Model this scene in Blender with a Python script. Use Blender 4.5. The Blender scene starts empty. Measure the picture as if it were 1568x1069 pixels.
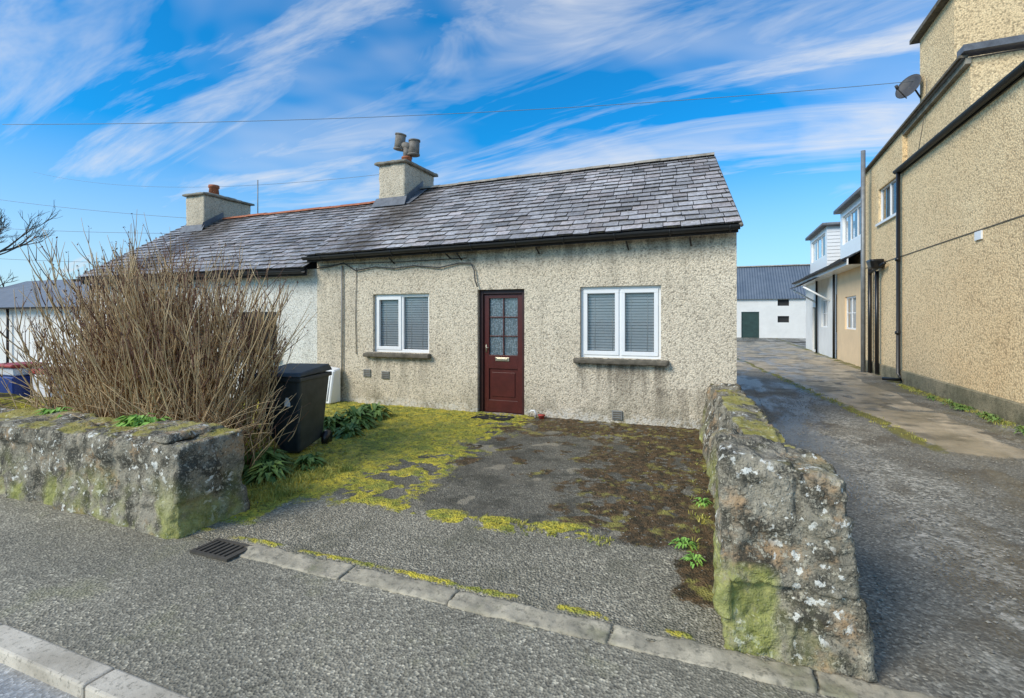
import bpy, bmesh, math, random
from mathutils import Vector, Matrix, noise
random.seed(7)
V=Vector
sc=bpy.context.scene
sc.view_settings.view_transform='Standard'
sc.view_settings.look='None'
sc.view_settings.exposure=0

# ---------------------------------------------------------------- helpers
def link(o): sc.collection.objects.link(o); return o
def empty(name,loc):
    o=bpy.data.objects.new(name,None); o.location=loc; o.empty_display_size=.3
    return link(o)
def par(o,p):
    if p is not None:
        o.parent=p; o.matrix_parent_inverse=Matrix.Translation(-V(p.location))
def mobj(name,verts,faces,mats,parent=None,smooth=False,mi=None,cols=None,colname="Col"):
    me=bpy.data.meshes.new(name); me.from_pydata([tuple(v) for v in verts],[],faces)
    if not isinstance(mats,(list,tuple)): mats=[mats]
    for m in mats: me.materials.append(m)
    if mi: me.polygons.foreach_set('material_index',mi)
    if smooth: me.polygons.foreach_set('use_smooth',[True]*len(me.polygons))
    if cols is not None:
        ca=me.color_attributes.new(name=colname,type='FLOAT_COLOR',domain='CORNER')
        buf=[]
        for p in me.polygons:
            c=cols[p.index]
            buf+=list(c)*p.loop_total
        ca.data.foreach_set('color',buf)
    me.update()
    o=bpy.data.objects.new(name,me); link(o); par(o,parent); return o
def boxdata(x0,x1,y0,y1,z0,z1):
    v=[(x0,y0,z0),(x1,y0,z0),(x1,y1,z0),(x0,y1,z0),(x0,y0,z1),(x1,y0,z1),(x1,y1,z1),(x0,y1,z1)]
    f=[(0,3,2,1),(4,5,6,7),(0,1,5,4),(1,2,6,5),(2,3,7,6),(3,0,4,7)]
    return v,f
def box(name,x0,x1,y0,y1,z0,z1,mat,parent=None,bevel=0):
    v,f=boxdata(x0,x1,y0,y1,z0,z1)
    o=mobj(name,v,f,mat,parent)
    if bevel:
        m=o.modifiers.new('b','BEVEL'); m.width=bevel; m.segments=2
    return o
def multibox(name,lst,mat,parent=None,bevel=0):
    vs=[];fs=[]
    for b in lst:
        v,f=boxdata(*b); n=len(vs); vs+=v; fs+=[tuple(i+n for i in q) for q in f]
    o=mobj(name,vs,fs,mat,parent)
    if bevel:
        m=o.modifiers.new('b','BEVEL'); m.width=bevel; m.segments=2
    return o
def tubedata(lines,sides=6):
    vs=[];fs=[]
    for pts,rad in lines:
        n=len(pts)
        if not isinstance(rad,(list,tuple)): rad=[rad]*n
        base=len(vs)
        for i,p in enumerate(pts):
            p=V(p)
            d=(V(pts[min(i+1,n-1)])-V(pts[max(i-1,0)]))
            if d.length<1e-6: d=V((0,0,1))
            d.normalize()
            u=d.cross(V((0.12,0.3,1)) if abs(d.z)<.95 else V((1,0.1,0))); u.normalize(); w=d.cross(u)
            for k in range(sides):
                a=2*math.pi*k/sides
                vs.append(p+(u*math.cos(a)+w*math.sin(a))*rad[i])
        for i in range(n-1):
            for k in range(sides):
                a=base+i*sides+k; b=base+i*sides+(k+1)%sides
                fs.append((a,b,b+sides,a+sides))
        fs.append(tuple(base+k for k in range(sides))[::-1])
        fs.append(tuple(base+(n-1)*sides+k for k in range(sides)))
    return vs,fs
def tube(name,pts,r,mat,parent=None,sides=8):
    v,f=tubedata([(pts,r)],sides); return mobj(name,v,f,mat,parent,smooth=True)
def tubes(name,lines,mat,parent=None,sides=6):
    v,f=tubedata(lines,sides); return mobj(name,v,f,mat,parent,smooth=True)
def sm(a,b,x):
    t=max(0,min(1,(x-a)/(b-a))); return t*t*(3-2*t)
def nz(x,y,z=0,f=1.0): return noise.noise(V((x*f,y*f,z*f+3.3)))

# ---------------------------------------------------------------- node helper
class N:
    def __init__(s,name):
        s.m=bpy.data.materials.new(name); s.m.use_nodes=True
        s.t=s.m.node_tree; s.t.nodes.clear()
        s.out=s.t.nodes.new('ShaderNodeOutputMaterial')
        s.b=s.t.nodes.new('ShaderNodeBsdfPrincipled')
        s.t.links.new(s.b.outputs[0],s.out.inputs[0])
        s.tc=s.t.nodes.new('ShaderNodeTexCoord')
        s.co=s.tc.outputs['Object']
    def set(s,sock,v):
        if isinstance(v,bpy.types.NodeSocket): s.t.links.new(v,sock)
        else:
            if isinstance(v,(tuple,list)) and len(v)==3 and sock.type=='RGBA': v=(*v,1)
            sock.default_value=v
    def map(s,scale=(1,1,1),rot=(0,0,0),vec=None):
        n=s.t.nodes.new('ShaderNodeMapping'); n.inputs['Scale'].default_value=scale; n.inputs['Rotation'].default_value=rot
        s.t.links.new(vec or s.co,n.inputs[0]); return n.outputs[0]
    def noise(s,scale,detail=4,rough=.55,vec=None,dist=0):
        n=s.t.nodes.new('ShaderNodeTexNoise'); s.t.links.new(vec or s.co,n.inputs['Vector'])
        n.inputs['Scale'].default_value=scale; n.inputs['Detail'].default_value=min(detail,4)
        n.inputs['Roughness'].default_value=rough; n.inputs['Distortion'].default_value=dist
        return n.outputs[0]
    def vor(s,scale,feature='F1',out='Distance',vec=None,rnd=1):
        n=s.t.nodes.new('ShaderNodeTexVoronoi'); n.feature=feature
        s.t.links.new(vec or s.co,n.inputs['Vector']); n.inputs['Scale'].default_value=scale
        n.inputs['Randomness'].default_value=rnd
        return n.outputs[out]
    def ramp(s,fac,stops):
        n=s.t.nodes.new('ShaderNodeValToRGB'); e=n.color_ramp.elements
        while len(e)<len(stops): e.new(.5)
        for i,(p,c) in enumerate(stops):
            e[i].position=p
            e[i].color=(c,c,c,1) if isinstance(c,(int,float)) else (*c,1)
        s.set(n.inputs[0],fac); return n.outputs[0]
    def mix(s,fac,a,b,mode='MIX'):
        n=s.t.nodes.new('ShaderNodeMix'); n.data_type='RGBA'; n.blend_type=mode
        s.set(n.inputs[0],fac); s.set(n.inputs[6],a); s.set(n.inputs[7],b); return n.outputs[2]
    def math(s,op,a,b=0,clamp=False):
        n=s.t.nodes.new('ShaderNodeMath'); n.operation=op; n.use_clamp=clamp
        s.set(n.inputs[0],a); s.set(n.inputs[1],b); return n.outputs[0]
    def mr(s,v,a,b,c=0,d=1):
        n=s.t.nodes.new('ShaderNodeMapRange'); s.set(n.inputs[0],v)
        for i,x in enumerate((a,b,c,d)): n.inputs[i+1].default_value=x
        return n.outputs[0]
    def xyz(s,vec=None):
        n=s.t.nodes.new('ShaderNodeSeparateXYZ'); s.t.links.new(vec or s.co,n.inputs[0]); return n.outputs
    def attr(s,name):
        n=s.t.nodes.new('ShaderNodeAttribute'); n.attribute_name=name
        return n.outputs['Color']
    def rgb(s,c):
        n=s.t.nodes.new('ShaderNodeSeparateColor'); s.set(n.inputs[0],c); return n.outputs
    def bump(s,h,st=.5,dist=.01,nrm=None):
        n=s.t.nodes.new('ShaderNodeBump'); s.set(n.inputs['Height'],h)
        n.inputs['Strength'].default_value=st; n.inputs['Distance'].default_value=dist
        if nrm: s.t.links.new(nrm,n.inputs['Normal'])
        return n.outputs[0]
    def crisp(s,mask,scale,amt=1.1,w=.12,c=.5):
        """break a soft mask into crisp clumps with fine noise"""
        f=s.math('ADD',mask,s.math('MULTIPLY',s.math('SUBTRACT',s.noise(scale,4,.75),.5),amt))
        return s.mr(f,c-w,c+w,0,1)
    def fin(s,col,rough=.8,nrm=None,metal=0,spec=.5):
        s.set(s.b.inputs['Base Color'],col); s.set(s.b.inputs['Roughness'],rough)
        s.b.inputs['Metallic'].default_value=metal; s.b.inputs['Specular IOR Level'].default_value=spec
        if nrm: s.t.links.new(nrm,s.b.inputs['Normal'])
        return s.m

def pebbledash(name,c1,c2,dark,grime=.6,scale=58,stain=(.12,.11,.08),peb=.5,streaks=(),gap=.35,base_stones=False):
    n=N(name)
    vn=n.t.nodes.new('ShaderNodeTexVoronoi'); vn.inputs['Scale'].default_value=scale; n.t.links.new(n.co,vn.inputs['Vector'])
    col=vn.outputs['Color']; d=vn.outputs['Distance']
    r=n.rgb(col)[0]
    base=n.mix(n.ramp(n.noise(.9,4,.6),[(.3,0),(.7,1)]),c1,c2)
    speck=n.ramp(r,[(0.0,0.10),(.12,.45),(.35,.95),(.8,1.05),(1,1.28)])
    base=n.mix(peb,base,n.mix(1,base,speck,'MULTIPLY'))
    gaps=n.ramp(d,[(.45,0),(.75,1)])
    base=n.mix(n.math('MULTIPLY',gaps,gap),base,dark)
    st=n.noise(1.0,4,.65,vec=n.map((5,5,.7)))
    st=n.ramp(st,[(.5,0),(.74,1)])
    base=n.mix(n.math('MULTIPLY',st,.32*grime),base,stain)
    p=n.xyz(); z=p[2]
    low=n.math('MULTIPLY',n.mr(z,.7,.05,0,1),n.ramp(n.noise(3,4,.7),[(.38,0),(.66,1)]))
    base=n.mix(n.math('MULTIPLY',low,.7*grime,True),base,(.09,.09,.055))
    if base_stones:
        bs=n.math('MULTIPLY',n.mr(n.math('ADD',z,n.math('MULTIPLY',n.noise(3,3),.2)),.33,.24,0,1),n.ramp(n.rgb(n.vor(26,out='Color'))[1],[(.35,0),(.5,1)]))
        base=n.mix(n.math('MULTIPLY',bs,.5),base,(.70,.67,.60))
    if streaks:
        sn=n.ramp(n.noise(1,4,.6,vec=n.map((9,9,1.1))),[(.42,0),(.62,1)])
        for xa,xb,zt,ln,amt in streaks:
            xm=(xa+xb)/2; hw=(xb-xa)/2
            f=n.math('MULTIPLY',n.mr(n.math('ABSOLUTE',n.math('SUBTRACT',p[0],xm)),hw+.05,hw-.12,0,1),
                     n.math('MULTIPLY',n.mr(z,zt-ln,zt,0,1),n.mr(z,zt+.02,zt-.01,0,1)))
            base=n.mix(n.math('MULTIPLY',n.math('MULTIPLY',f,sn),amt,True),base,(.12,.10,.075))
    h=n.math('ADD',n.math('MULTIPLY',d,-1.0),n.math('MULTIPLY',n.noise(6,2),.6))
    return n.fin(base,.92,n.bump(h,.7,.013),spec=.2)
M={}
M['dash']=pebbledash('pebbledash_cream',(.80,.695,.535),(.67,.575,.435),(.24,.20,.145),.9,52,peb=.6,
   streaks=[(-5.9,-4.4,.93,.5,.6),(-2.05,-.6,.94,.6,.85),(-7.0,.2,2.72,.4,.6),(-.9,.22,.6,.6,.6),(-7.0,-6.0,2.4,1.6,.35)],base_stones=True)
M['dash_white']=pebbledash('pebbledash_white',(.84,.81,.73),(.76,.73,.65),(.3,.28,.22),.6)
M['dash_yel']=pebbledash('pebbledash_yellow',(.92,.71,.42),(.84,.62,.35),(.34,.23,.13),.4,34,(.42,.31,.19),.55,gap=.42)
M['dash_chim']=pebbledash('pebbledash_chimney',(.72,.63,.48),(.56,.48,.36),(.2,.16,.1),1.0)
def plain(name,c,rough=.6,var=.15,scale=4,bump=.15,metal=0,c2=None):
    n=N(name); c2=c2 or tuple(x*(1-var*2) for x in c)
    f=n.ramp(n.noise(scale,4,.65),[(.3,0),(.72,1)])
    return n.fin(n.mix(f,c,c2),rough,n.bump(n.noise(scale*12,2),bump,.004) if bump else None,metal)
M['white_paint']=plain('white_painted_render',(.82,.80,.75),.8,.06,1.5,.4)
M['peach']=plain('peach_render',(.82,.6,.36),.85,.06,2,.4)
M['upvc']=plain('white_upvc',(.86,.86,.85),.3,.03,5,.0)
M['sill']=plain('stone_sill',(.19,.16,.12),.9,.35,9,.5,c2=(.06,.055,.04))
M['black']=plain('black_plastic',(.012,.012,.013),.35,.2,6,.05)
M['gutter']=plain('gutter_black',(.012,.012,.012),.5,.2,6,.1)
M['fascia']=plain('fascia_timber',(.03,.022,.02),.7,.3,9,.2)
M['door']=plain('maroon_door_paint',(.095,.017,.013),.38,.2,5,.1)
M['dframe']=plain('maroon_frame_paint',(.05,.013,.011),.45,.25,5,.1)
M['brass']=plain('brass',(.6,.55,.42),.35,.1,9,0,metal=.8)
M['grey_metal']=plain('grey_metal',(.3,.31,.31),.5,.2,6,.1,metal=.3)
M['grey_pl']=plain('grey_plastic',(.30,.30,.28),.6,.2,8,.1)
M['dark_pl']=plain('dark_grey_mesh',(.07,.07,.075),.6,.2,8,.1)
M['terra']=plain('terracotta',(.50,.17,.08),.8,.25,9,.3)
M['ridge']=plain('ridge_stone',(.44,.39,.32),.9,.3,7,.5,c2=(.2,.17,.13))
M['lead']=plain('lead_flashing',(.17,.18,.20),.55,.25,7,.3)
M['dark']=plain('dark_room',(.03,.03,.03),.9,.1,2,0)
M['green_door']=plain('dark_green_paint',(.03,.07,.06),.6,.2,4,.1)
M['blind']=plain('blind_slat',(.88,.85,.80),.6,.04,6,0)
M['cable']=plain('cable_grey',(.2,.18,.15),.6,.1,6,0)
M['wire']=plain('wire_dark',(.06,.065,.07),.6,.1,6,0)
M['wire2']=plain('overhead_wire',(.22,.28,.33),.6,.1,6,0)
M['concrete_cap']=plain('concrete_coping',(.36,.32,.25),.9,.3,5,.5,c2=(.12,.11,.08))
M['cowl']=plain('cowl_metal',(.28,.25,.21),.8,.3,8,.4,c2=(.10,.085,.07))
M['red']=plain('red_plastic',(.45,.06,.04),.5,.1,6,0)
M['blue']=plain('blue_plastic',(.02,.05,.22),.5,.1,6,0)
M['mat']=plain('rubber_mat',(.015,.015,.015),.9,.1,20,.4)
M['plinth']=pebbledash('plinth_render',(.42,.36,.24),(.28,.26,.17),(.12,.11,.07),1.2)

def slate_mat(name,stainx=None):
    n=N(name); c=n.attr('Col')
    blot=n.ramp(n.noise(16,4,.75),[(.30,.6),(.5,.97),(.72,1.45)])
    c=n.mix(1,c,blot,'MULTIPLY')
    big=n.ramp(n.noise(.8,3,.6),[(.35,.78),(.65,1.2)])
    c=n.mix(1,c,big,'MULTIPLY')
    pos=n.xyz()
    if stainx:
        for (cx,w) in stainx:
            dx=n.math('ABSOLUTE',n.math('SUBTRACT',n.math('ADD',pos[0],n.math('MULTIPLY',n.noise(2.2,4),.9)),cx+.45))
            f=n.math('MULTIPLY',n.mr(dx,w,w*.35,0,1),n.mr(n.noise(5,4,.7),.3,.55,0.3,.9))
            c=n.mix(f,c,(.085,.066,.052))
    lich=n.ramp(n.noise(34,2,.6),[(.63,0),(.70,1)])
    c=n.mix(n.math('MULTIPLY',lich,.5),c,(.55,.53,.48))
    ms_=n.math('MULTIPLY',n.mr(pos[2],3.5,2.75,0.1,1),n.ramp(n.noise(24,3,.7),[(.57,0),(.62,1)]))
    c=n.mix(n.math('MULTIPLY',ms_,.75),c,(.13,.115,.05))
    return n.fin(c,n.ramp(n.noise(5,3),[(.3,.35),(.7,.6)]),n.bump(n.noise(30,3,.7),.35,.006),spec=.5)
M['slate']=slate_mat('welsh_slate',[(-6.1,.75)])
M['slate2']=slate_mat('welsh_slate_neighbour',[(-12.0,.9)])
n=N('slate_plain')
M['slate_far']=n.fin(n.mix(n.noise(2.5,4,.7),(.12,.13,.15),(.27,.28,.30)),.55,n.bump(n.noise(20,3),.3,.01))
M['under']=plain('roof_underlay',(.02,.02,.022),.9,.1,3,0)

n=N('window_glass'); t=n.t
tr=t.nodes.new('ShaderNodeBsdfTransparent'); gl=t.nodes.new('ShaderNodeBsdfGlossy'); gl.inputs['Roughness'].default_value=.03
fr=t.nodes.new('ShaderNodeFresnel'); fr.inputs[0].default_value=1.45
ms=t.nodes.new('ShaderNodeMixShader'); tr.inputs[0].default_value=(.97,.97,.96,1)
t.links.new(n.math('MULTIPLY',fr.outputs[0],1.5,True),ms.inputs[0]); t.links.new(tr.outputs[0],ms.inputs[1]); t.links.new(gl.outputs[0],ms.inputs[2]); t.links.new(ms.outputs[0],n.out.inputs[0])
M['glass']=n.m
n=N('net_curtain')
M['net']=n.fin(n.mix(n.ramp(n.vor(38,vec=n.map((1,.2,1))),[(.30,1),(.55,0)]),(.50,.53,.51),(.92,.92,.89)),.9)
def stone_mat(name,greenmask=None):
    n=N(name)
    c=n.mix(n.ramp(n.noise(2.6,4,.72),[(.32,0),(.68,1)]),(.37,.325,.245),(.20,.178,.13))
    c=n.mix(n.ramp(n.noise(3.4,4,.7),[(.52,0),(.64,.75)]),c,(.42,.26,.13))
    c=n.mix(n.ramp(n.noise(7,4,.8),[(.45,0),(.55,.88)]),c,(.045,.042,.032))
    c=n.mix(n.ramp(n.noise(28,4,.75),[(.53,0),(.63,.8)]),c,(.50,.45,.34))
    c=n.mix(n.ramp(n.noise(60,2,.6),[(.58,0),(.66,.7)]),c,(.05,.05,.04))
    wl=n.math('MULTIPLY',n.ramp(n.noise(19,4,.6),[(.59,0),(.62,1)]),n.ramp(n.noise(3.1,2),[(.46,0),(.53,1)]))
    c=n.mix(n.math('MULTIPLY',wl,.85),c,(.74,.72,.64))
    z=n.xyz()
    gm=n.math('MULTIPLY',n.mr(z[2],.45,.08,0,1),n.ramp(n.noise(2.3,4,.6),[(.46,0),(.60,1)]))
    if greenmask:
        a=n.math('ADD',z[0],n.math('MULTIPLY',n.noise(7,3),.12))
        gm2=n.math('MULTIPLY',n.mr(a,greenmask+.10,greenmask+.05,0,1),n.mr(n.math('ADD',z[2],n.math('MULTIPLY',n.noise(6,3),.12)),.50,.45,0,1))
        gm=n.math('MAXIMUM',n.math('MULTIPLY',gm,.5),n.math('MULTIPLY',gm2,n.mr(n.noise(11,4,.75),.32,.5,.35,1)))
    c=n.mix(n.math('MULTIPLY',gm,.75,True),c,n.mix(n.ramp(n.noise(18,4,.7),[(.35,0),(.7,1)]),(.20,.22,.05),(.50,.49,.14)))
    geo=n.t.nodes.new('ShaderNodeNewGeometry'); nn=n.xyz(geo.outputs['Normal'])
    up=n.math('MULTIPLY',n.mr(nn[2],.6,.9,0,1),n.ramp(n.noise(2.3,4,.7),[(.48,0),(.56,1)]))
    c=n.mix(n.math('MULTIPLY',up,.65 if not greenmask else .15),c,(.38,.33,.06))
    h=n.math('ADD',n.noise(7,4,.8),n.math('MULTIPLY',n.noise(45,3,.7),.4))
    return n.fin(c,.93,n.bump(h,.9,.03),spec=.2)
M['stone']=stone_mat('lichened_stone')
M['stone_p']=stone_mat('lichened_stone_moss',.24)

def asph(n,c,c2,speck=.5):
    b=n.mix(n.ramp(n.noise(1.1,4,.65),[(.3,0),(.7,1)]),c,c2)
    v=n.rgb(n.vor(75,out='Color'))[0]
    s=n.ramp(v,[(0,.4),(.5,.95),(.8,1.25),(.93,1.8),(1,2.4)])
    return n.mix(speck,b,n.mix(1,b,s,'MULTIPLY'))
n=N('asphalt_pavement')
c=asph(n,(.345,.305,.225),(.24,.215,.16),.75)
crk=n.math('MULTIPLY',n.ramp(n.vor(.55,'DISTANCE_TO_EDGE',vec=n.map((1,1,1))),[(0,1),(.006,0)]),n.ramp(n.noise(1.3,3),[(.5,0),(.55,1)]))
c=n.mix(n.math('MULTIPLY',crk,.6),c,(.05,.045,.03))
c=n.mix(n.ramp(n.noise(2.4,4,.7),[(.54,0),(.7,.5)]),c,(.26,.245,.13))
c=n.mix(n.math('MULTIPLY',n.ramp(n.noise(.7,4,.6),[(.46,0),(.6,1)]),.4),c,(.15,.135,.10))
M['pave']=n.fin(c,.75,n.bump(n.math('ADD',n.vor(75),n.noise(12,3)),.8,.008),spec=.3)
n=N('road_surface')
M['road']=n.fin(asph(n,(.46,.45,.43),(.30,.29,.27),.5),.35,n.bump(n.vor(75),.4,.006))
n=N('kerb_concrete')
c=n.mix(n.ramp(n.noise(3,4,.7),[(.35,0),(.65,1)]),(.66,.58,.46),(.44,.38,.29))
c=n.mix(n.ramp(n.noise(45,3,.7),[(.55,0),(.66,.6)]),c,(.18,.16,.12))
M['kerb']=n.fin(c,.85,n.bump(n.noise(40,4,.7),.5,.006))
n=N('concrete_edging')
c=n.mix(n.ramp(n.noise(3.5,4,.72),[(.38,0),(.62,1)]),(.50,.43,.31),(.30,.26,.185))
c=n.mix(n.ramp(n.noise(2.2,4,.7),[(.55,0),(.64,.6)]),c,(.20,.19,.10))
c=n.mix(n.ramp(n.noise(30,4,.7),[(.52,0),(.64,.6)]),c,(.12,.11,.08))
M['edging']=n.fin(c,.85,n.bump(n.noise(25,4,.7),.6,.01))

n=N('forecourt_surface'); a=n.rgb(n.attr('Mask'))
old=asph(n,(.215,.19,.14),(.115,.105,.078),.65)
old=n.mix(n.ramp(n.noise(3.2,4,.7),[(.48,0),(.62,.7)]),old,(.06,.055,.038))
old=n.mix(n.ramp(n.noise(2.6,2,.5),[(.64,0),(.67,.6)]),old,(.40,.34,.24))
new=asph(n,(.34,.30,.22),(.23,.205,.15),.75)
new=n.mix(n.ramp(n.noise(2.5,4,.7),[(.50,0),(.66,.5)]),new,(.14,.13,.085))
c=n.mix(a[2],old,new)
moss=n.mix(n.ramp(n.noise(6,4,.7),[(.40,0),(.60,1)]),(.66,.53,.055),(.30,.31,.05))
moss=n.mix(n.ramp(n.noise(30,4,.8),[(.48,0),(.62,.85)]),moss,(.075,.07,.022))
c=n.mix(n.crisp(a[0],26,1.15,.12,.42),c,moss)
br=n.mix(n.ramp(n.noise(14,4,.75),[(.4,0),(.62,1)]),(.042,.032,.014),(.16,.095,.04))
br=n.mix(n.ramp(n.noise(5,4,.7),[(.54,0),(.64,.8)]),br,(.33,.29,.07))
c=n.mix(n.crisp(a[1],32,1.15,.12,.46),c,br)
wet=n.mix(a[2],n.ramp(n.noise(2,4,.6),[(.38,.40),(.58,.85)]),(.85,.85,.85))
M['fore']=n.fin(c,wet,n.bump(n.math('ADD',n.vor(70),n.noise(16,4,.7)),.9,.012),spec=.35)

n=N('driveway_surface'); a=n.rgb(n.attr('Mask'))
tar=asph(n,(.245,.225,.18),(.155,.145,.118),.75)
tar=n.mix(n.ramp(n.noise(1.6,4,.7),[(.50,0),(.62,.7)]),tar,(.11,.09,.06))
conc=n.mix(n.ramp(n.noise(2.2,4,.7),[(.35,0),(.65,1)]),(.56,.46,.32),(.29,.245,.175))
conc=n.mix(n.ramp(n.noise(1.1,4,.65),[(.52,0),(.6,.65)]),conc,(.16,.14,.10))
gv=n.rgb(n.vor(42,out='Color'))[0]; grav=n.ramp(gv,[(0,(.09,.085,.07)),(.5,(.29,.275,.225)),(.85,(.46,.43,.36)),(1,(.64,.59,.5))])
c=n.mix(n.crisp(a[1],9,.8,.08),tar,conc); c=n.mix(n.math('MULTIPLY',n.crisp(a[2],16,1.2,.25),.85),c,grav)
gm=n.mix(n.noise(14,4,.7),(.08,.075,.025),(.28,.25,.06))
c=n.mix(n.crisp(a[0],18),c,gm)
wetm=n.ramp(n.noise(.8,3,.6,vec=n.map((1.6,.5,1))),[(.44,0),(.56,1)])
c=n.mix(n.math('MULTIPLY',wetm,.45),c,n.mix(1,c,(.45,.45,.45),'MULTIPLY'))
M['drive']=n.fin(c,n.mr(wetm,0,1,.85,.28),n.bump(n.math('ADD',n.vor(48),n.noise(6,4,.7)),.55,.012),spec=.4)
n=N('soil_moss')
c=n.mix(n.ramp(n.noise(2,4,.7),[(.45,0),(.58,1)]),(.07,.052,.03),(.50,.42,.05))
c=n.mix(n.ramp(n.noise(22,4,.7),[(.42,0),(.58,.8)]),c,(.06,.055,.022))
M['soil']=n.fin(c,.95,n.bump(n.noise(18,4,.75),1,.04),spec=.1)
n=N('field_ground'); M['field']=n.fin(n.mix(n.noise(.3,4,.7),(.09,.11,.04),(.17,.15,.07)),.95,n.bump(n.noise(6,4),.5,.05))
def leafm(name,a,b):
    n=N(name); return n.fin(n.mix(n.ramp(n.noise(9,3,.6),[(.35,0),(.65,1)]),a,b),.6)
M['grass']=leafm('grass_blades',(.20,.25,.045),(.54,.47,.10))
M['leaf']=leafm('leaf_green',(.16,.36,.05),(.34,.55,.10))
M['leafd']=leafm('leaf_dark',(.07,.15,.03),(.20,.30,.07))
M['twig']=plain('twig_straw',(.68,.50,.27),.8,.3,3,.0,c2=(.40,.27,.14))
M['twigd']=plain('twig_brown',(.26,.135,.085),.8,.3,4,.0)
M['bark']=plain('bark',(.10,.085,.065),.9,.3,5,.2)

# ---------------------------------------------------------------- ground
def sheet(name,x0,x1,y0,y1,z,mat,parent=None):
    return mobj(name,[(x0,y0,z),(x1,y0,z),(x1,y1,z),(x0,y1,z)],[(0,1,2,3)],mat,parent)
sheet('ground',-600,600,-300,900,-.14,M['field'])
sheet('road',-60,60,-7,1.37,-.055,M['road'])
def gridsheet(name,x0,x1,y0,y1,nx,ny,zf,mat,maskf=None,parent=None):
    vs=[];cols=[]
    for j in range(ny+1):
        for i in range(nx+1):
            x=x0+(x1-x0)*i/nx; y=y0+(y1-y0)*j/ny
            m=maskf(x,y) if maskf else (0,0,0)
            cols.append(m); vs.append((x,y,zf(x,y,m)))
    fs=[(j*(nx+1)+i,j*(nx+1)+i+1,(j+1)*(nx+1)+i+1,(j+1)*(nx+1)+i) for j in range(ny) for i in range(nx)]
    o=mobj(name,vs,fs,mat,parent,smooth=True)
    if maskf:
        ca=o.data.color_attributes.new(name='Mask',type='FLOAT_COLOR',domain='POINT')
        buf=[]
        for c in cols: buf+=[c[0],c[1],c[2],1]
        ca.data.foreach_set('color',buf)
    return o
gridsheet('pavement',-30,20,1.49,2.62,400,16,lambda x,y,m:.004*nz(x,y,0,2.2)-.0,M['pave'])
lst=[]; x=-30.0
while x<20:
    L=.915; lst.append((x+.004,x+L-.004,1.365,1.495,-.14,.006+random.uniform(-.002,.002))); x+=L
multibox('kerb',lst,M['kerb'],bevel=.012)

def fmask(X,Y):
    n1=nz(X,Y,0,1.1); n2=nz(X,Y,5,4.2); n3=nz(X,Y,9,14)
    g=sm(-2.15,-2.95,X+.55*n1+.6*n2+.2*n3)*sm(3.35,3.75,Y+.3*n2)
    g*=sm(-.34,.06,n2*.9+n1*.6+n3*.5+.10+ .30*sm(-3.4,-4.2,X))
    st=math.exp(-((Y-3.62-.10*n1-.08*n2)/.13)**2)*sm(-.30,.10,n2+n3*.5)*sm(-.65,-1.0,X)
    ed_=sm(-3.15,-3.5,X+.3*n2)*sm(2.75,3.0,Y)
    g=max(g,st,ed_*.8)
    st2=math.exp(-((Y-2.70-.03*n1)/.04)**2)*sm(.05,.4,n1+n2)*.6
    g=max(g,st2)
    b=sm(-1.45,-.55,X+.5*n1+.5*n2+.25*n3)*sm(3.45,4.0,Y+.3*n2)*sm(-.38,.07,n3*.7+n2*.5+.1)
    b2=sm(6.1,6.85,Y+.7*n2+.3*n1+.1*n3)*sm(-3.0,-2.7,X)*sm(-.5,0,n3+n2+.2)
    b=max(b,b2,.75*sm(.32,.5,n2+n3*.4)*sm(4,5,Y))
    e3=sm(-.35,-.15,X+.1*n2)*sm(2.9,3.1,Y); b=max(b,e3*.8)
    ap=sm(3.68,3.58,Y+.06*n2)
    b*=(1-g)
    return (g,b,ap)
def fz(X,Y,m):
    z=.006+.06*max(0,(Y-2.6)/4.9)+.006*nz(X,Y,0,1.5)
    z+=m[0]*(.014+.016*nz(X,Y,2,22)+.012*nz(X,Y,4,9))+m[1]*(.008+.012*nz(X,Y,3,26))
    return z
gridsheet('forecourt',-8.2,.25,2.6,7.52,430,300,fz,M['fore'],fmask)

def dmask(X,Y):
    n1=nz(X,Y,1,.9); n2=nz(X,Y,5,3.5); n3=nz(X,Y,7,11)
    xl=2.42-(Y-8)*.125
    g=math.exp(-((X-xl-.12*n1)/(.07+.05*sm(20,8,Y)))**2)*sm(6.8,8.2,Y)*sm(-.4,0,n2+.2)
    g2=math.exp(-((X-4.15)/.22)**2)*sm(-.25,.2,n2+n1)
    g=max(g,g2*.9)
    c=sm(xl,xl+.1,X+.03*n2)*sm(7.3,7.8,Y+.4*n1)*sm(3.55,3.3,X+.2*n1)*sm(-.45,-.05,n2*.8+n1+.25)
    c=max(c,sm(15,18,Y+n1)*.9*sm(-.5,-.1,n1+n2*.5+.2))
    gr=math.exp(-((X-1.6-.25*n1)/.5)**2)*sm(13,8,Y)*sm(-.5,.3,n2+n1+n3*.6+.1)
    gr=max(gr,sm(3.0,3.7,X+.3*n1)*sm(11,9,Y)*.7*sm(-.3,.3,n2+n3*.6+.2))
    return (g,c,gr*(1-g))
gridsheet('driveway',.15,4.4,2.6,46,110,620,lambda x,y,m:.002+.018*nz(x,y,0,.7)*sm(2.6,4,y)+.02*m[0]*(1+nz(x,y,3,15))+.008*m[2]*nz(x,y,3,18)+.012*m[1],M['drive'],dmask)
sheet('yard_ground',4.4,20,2.6,60,-.004,M['drive'])
gridsheet('pavement.001',.9,20,2.6,2.7,10,1,lambda x,y,m:.0,M['pave'])

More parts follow.
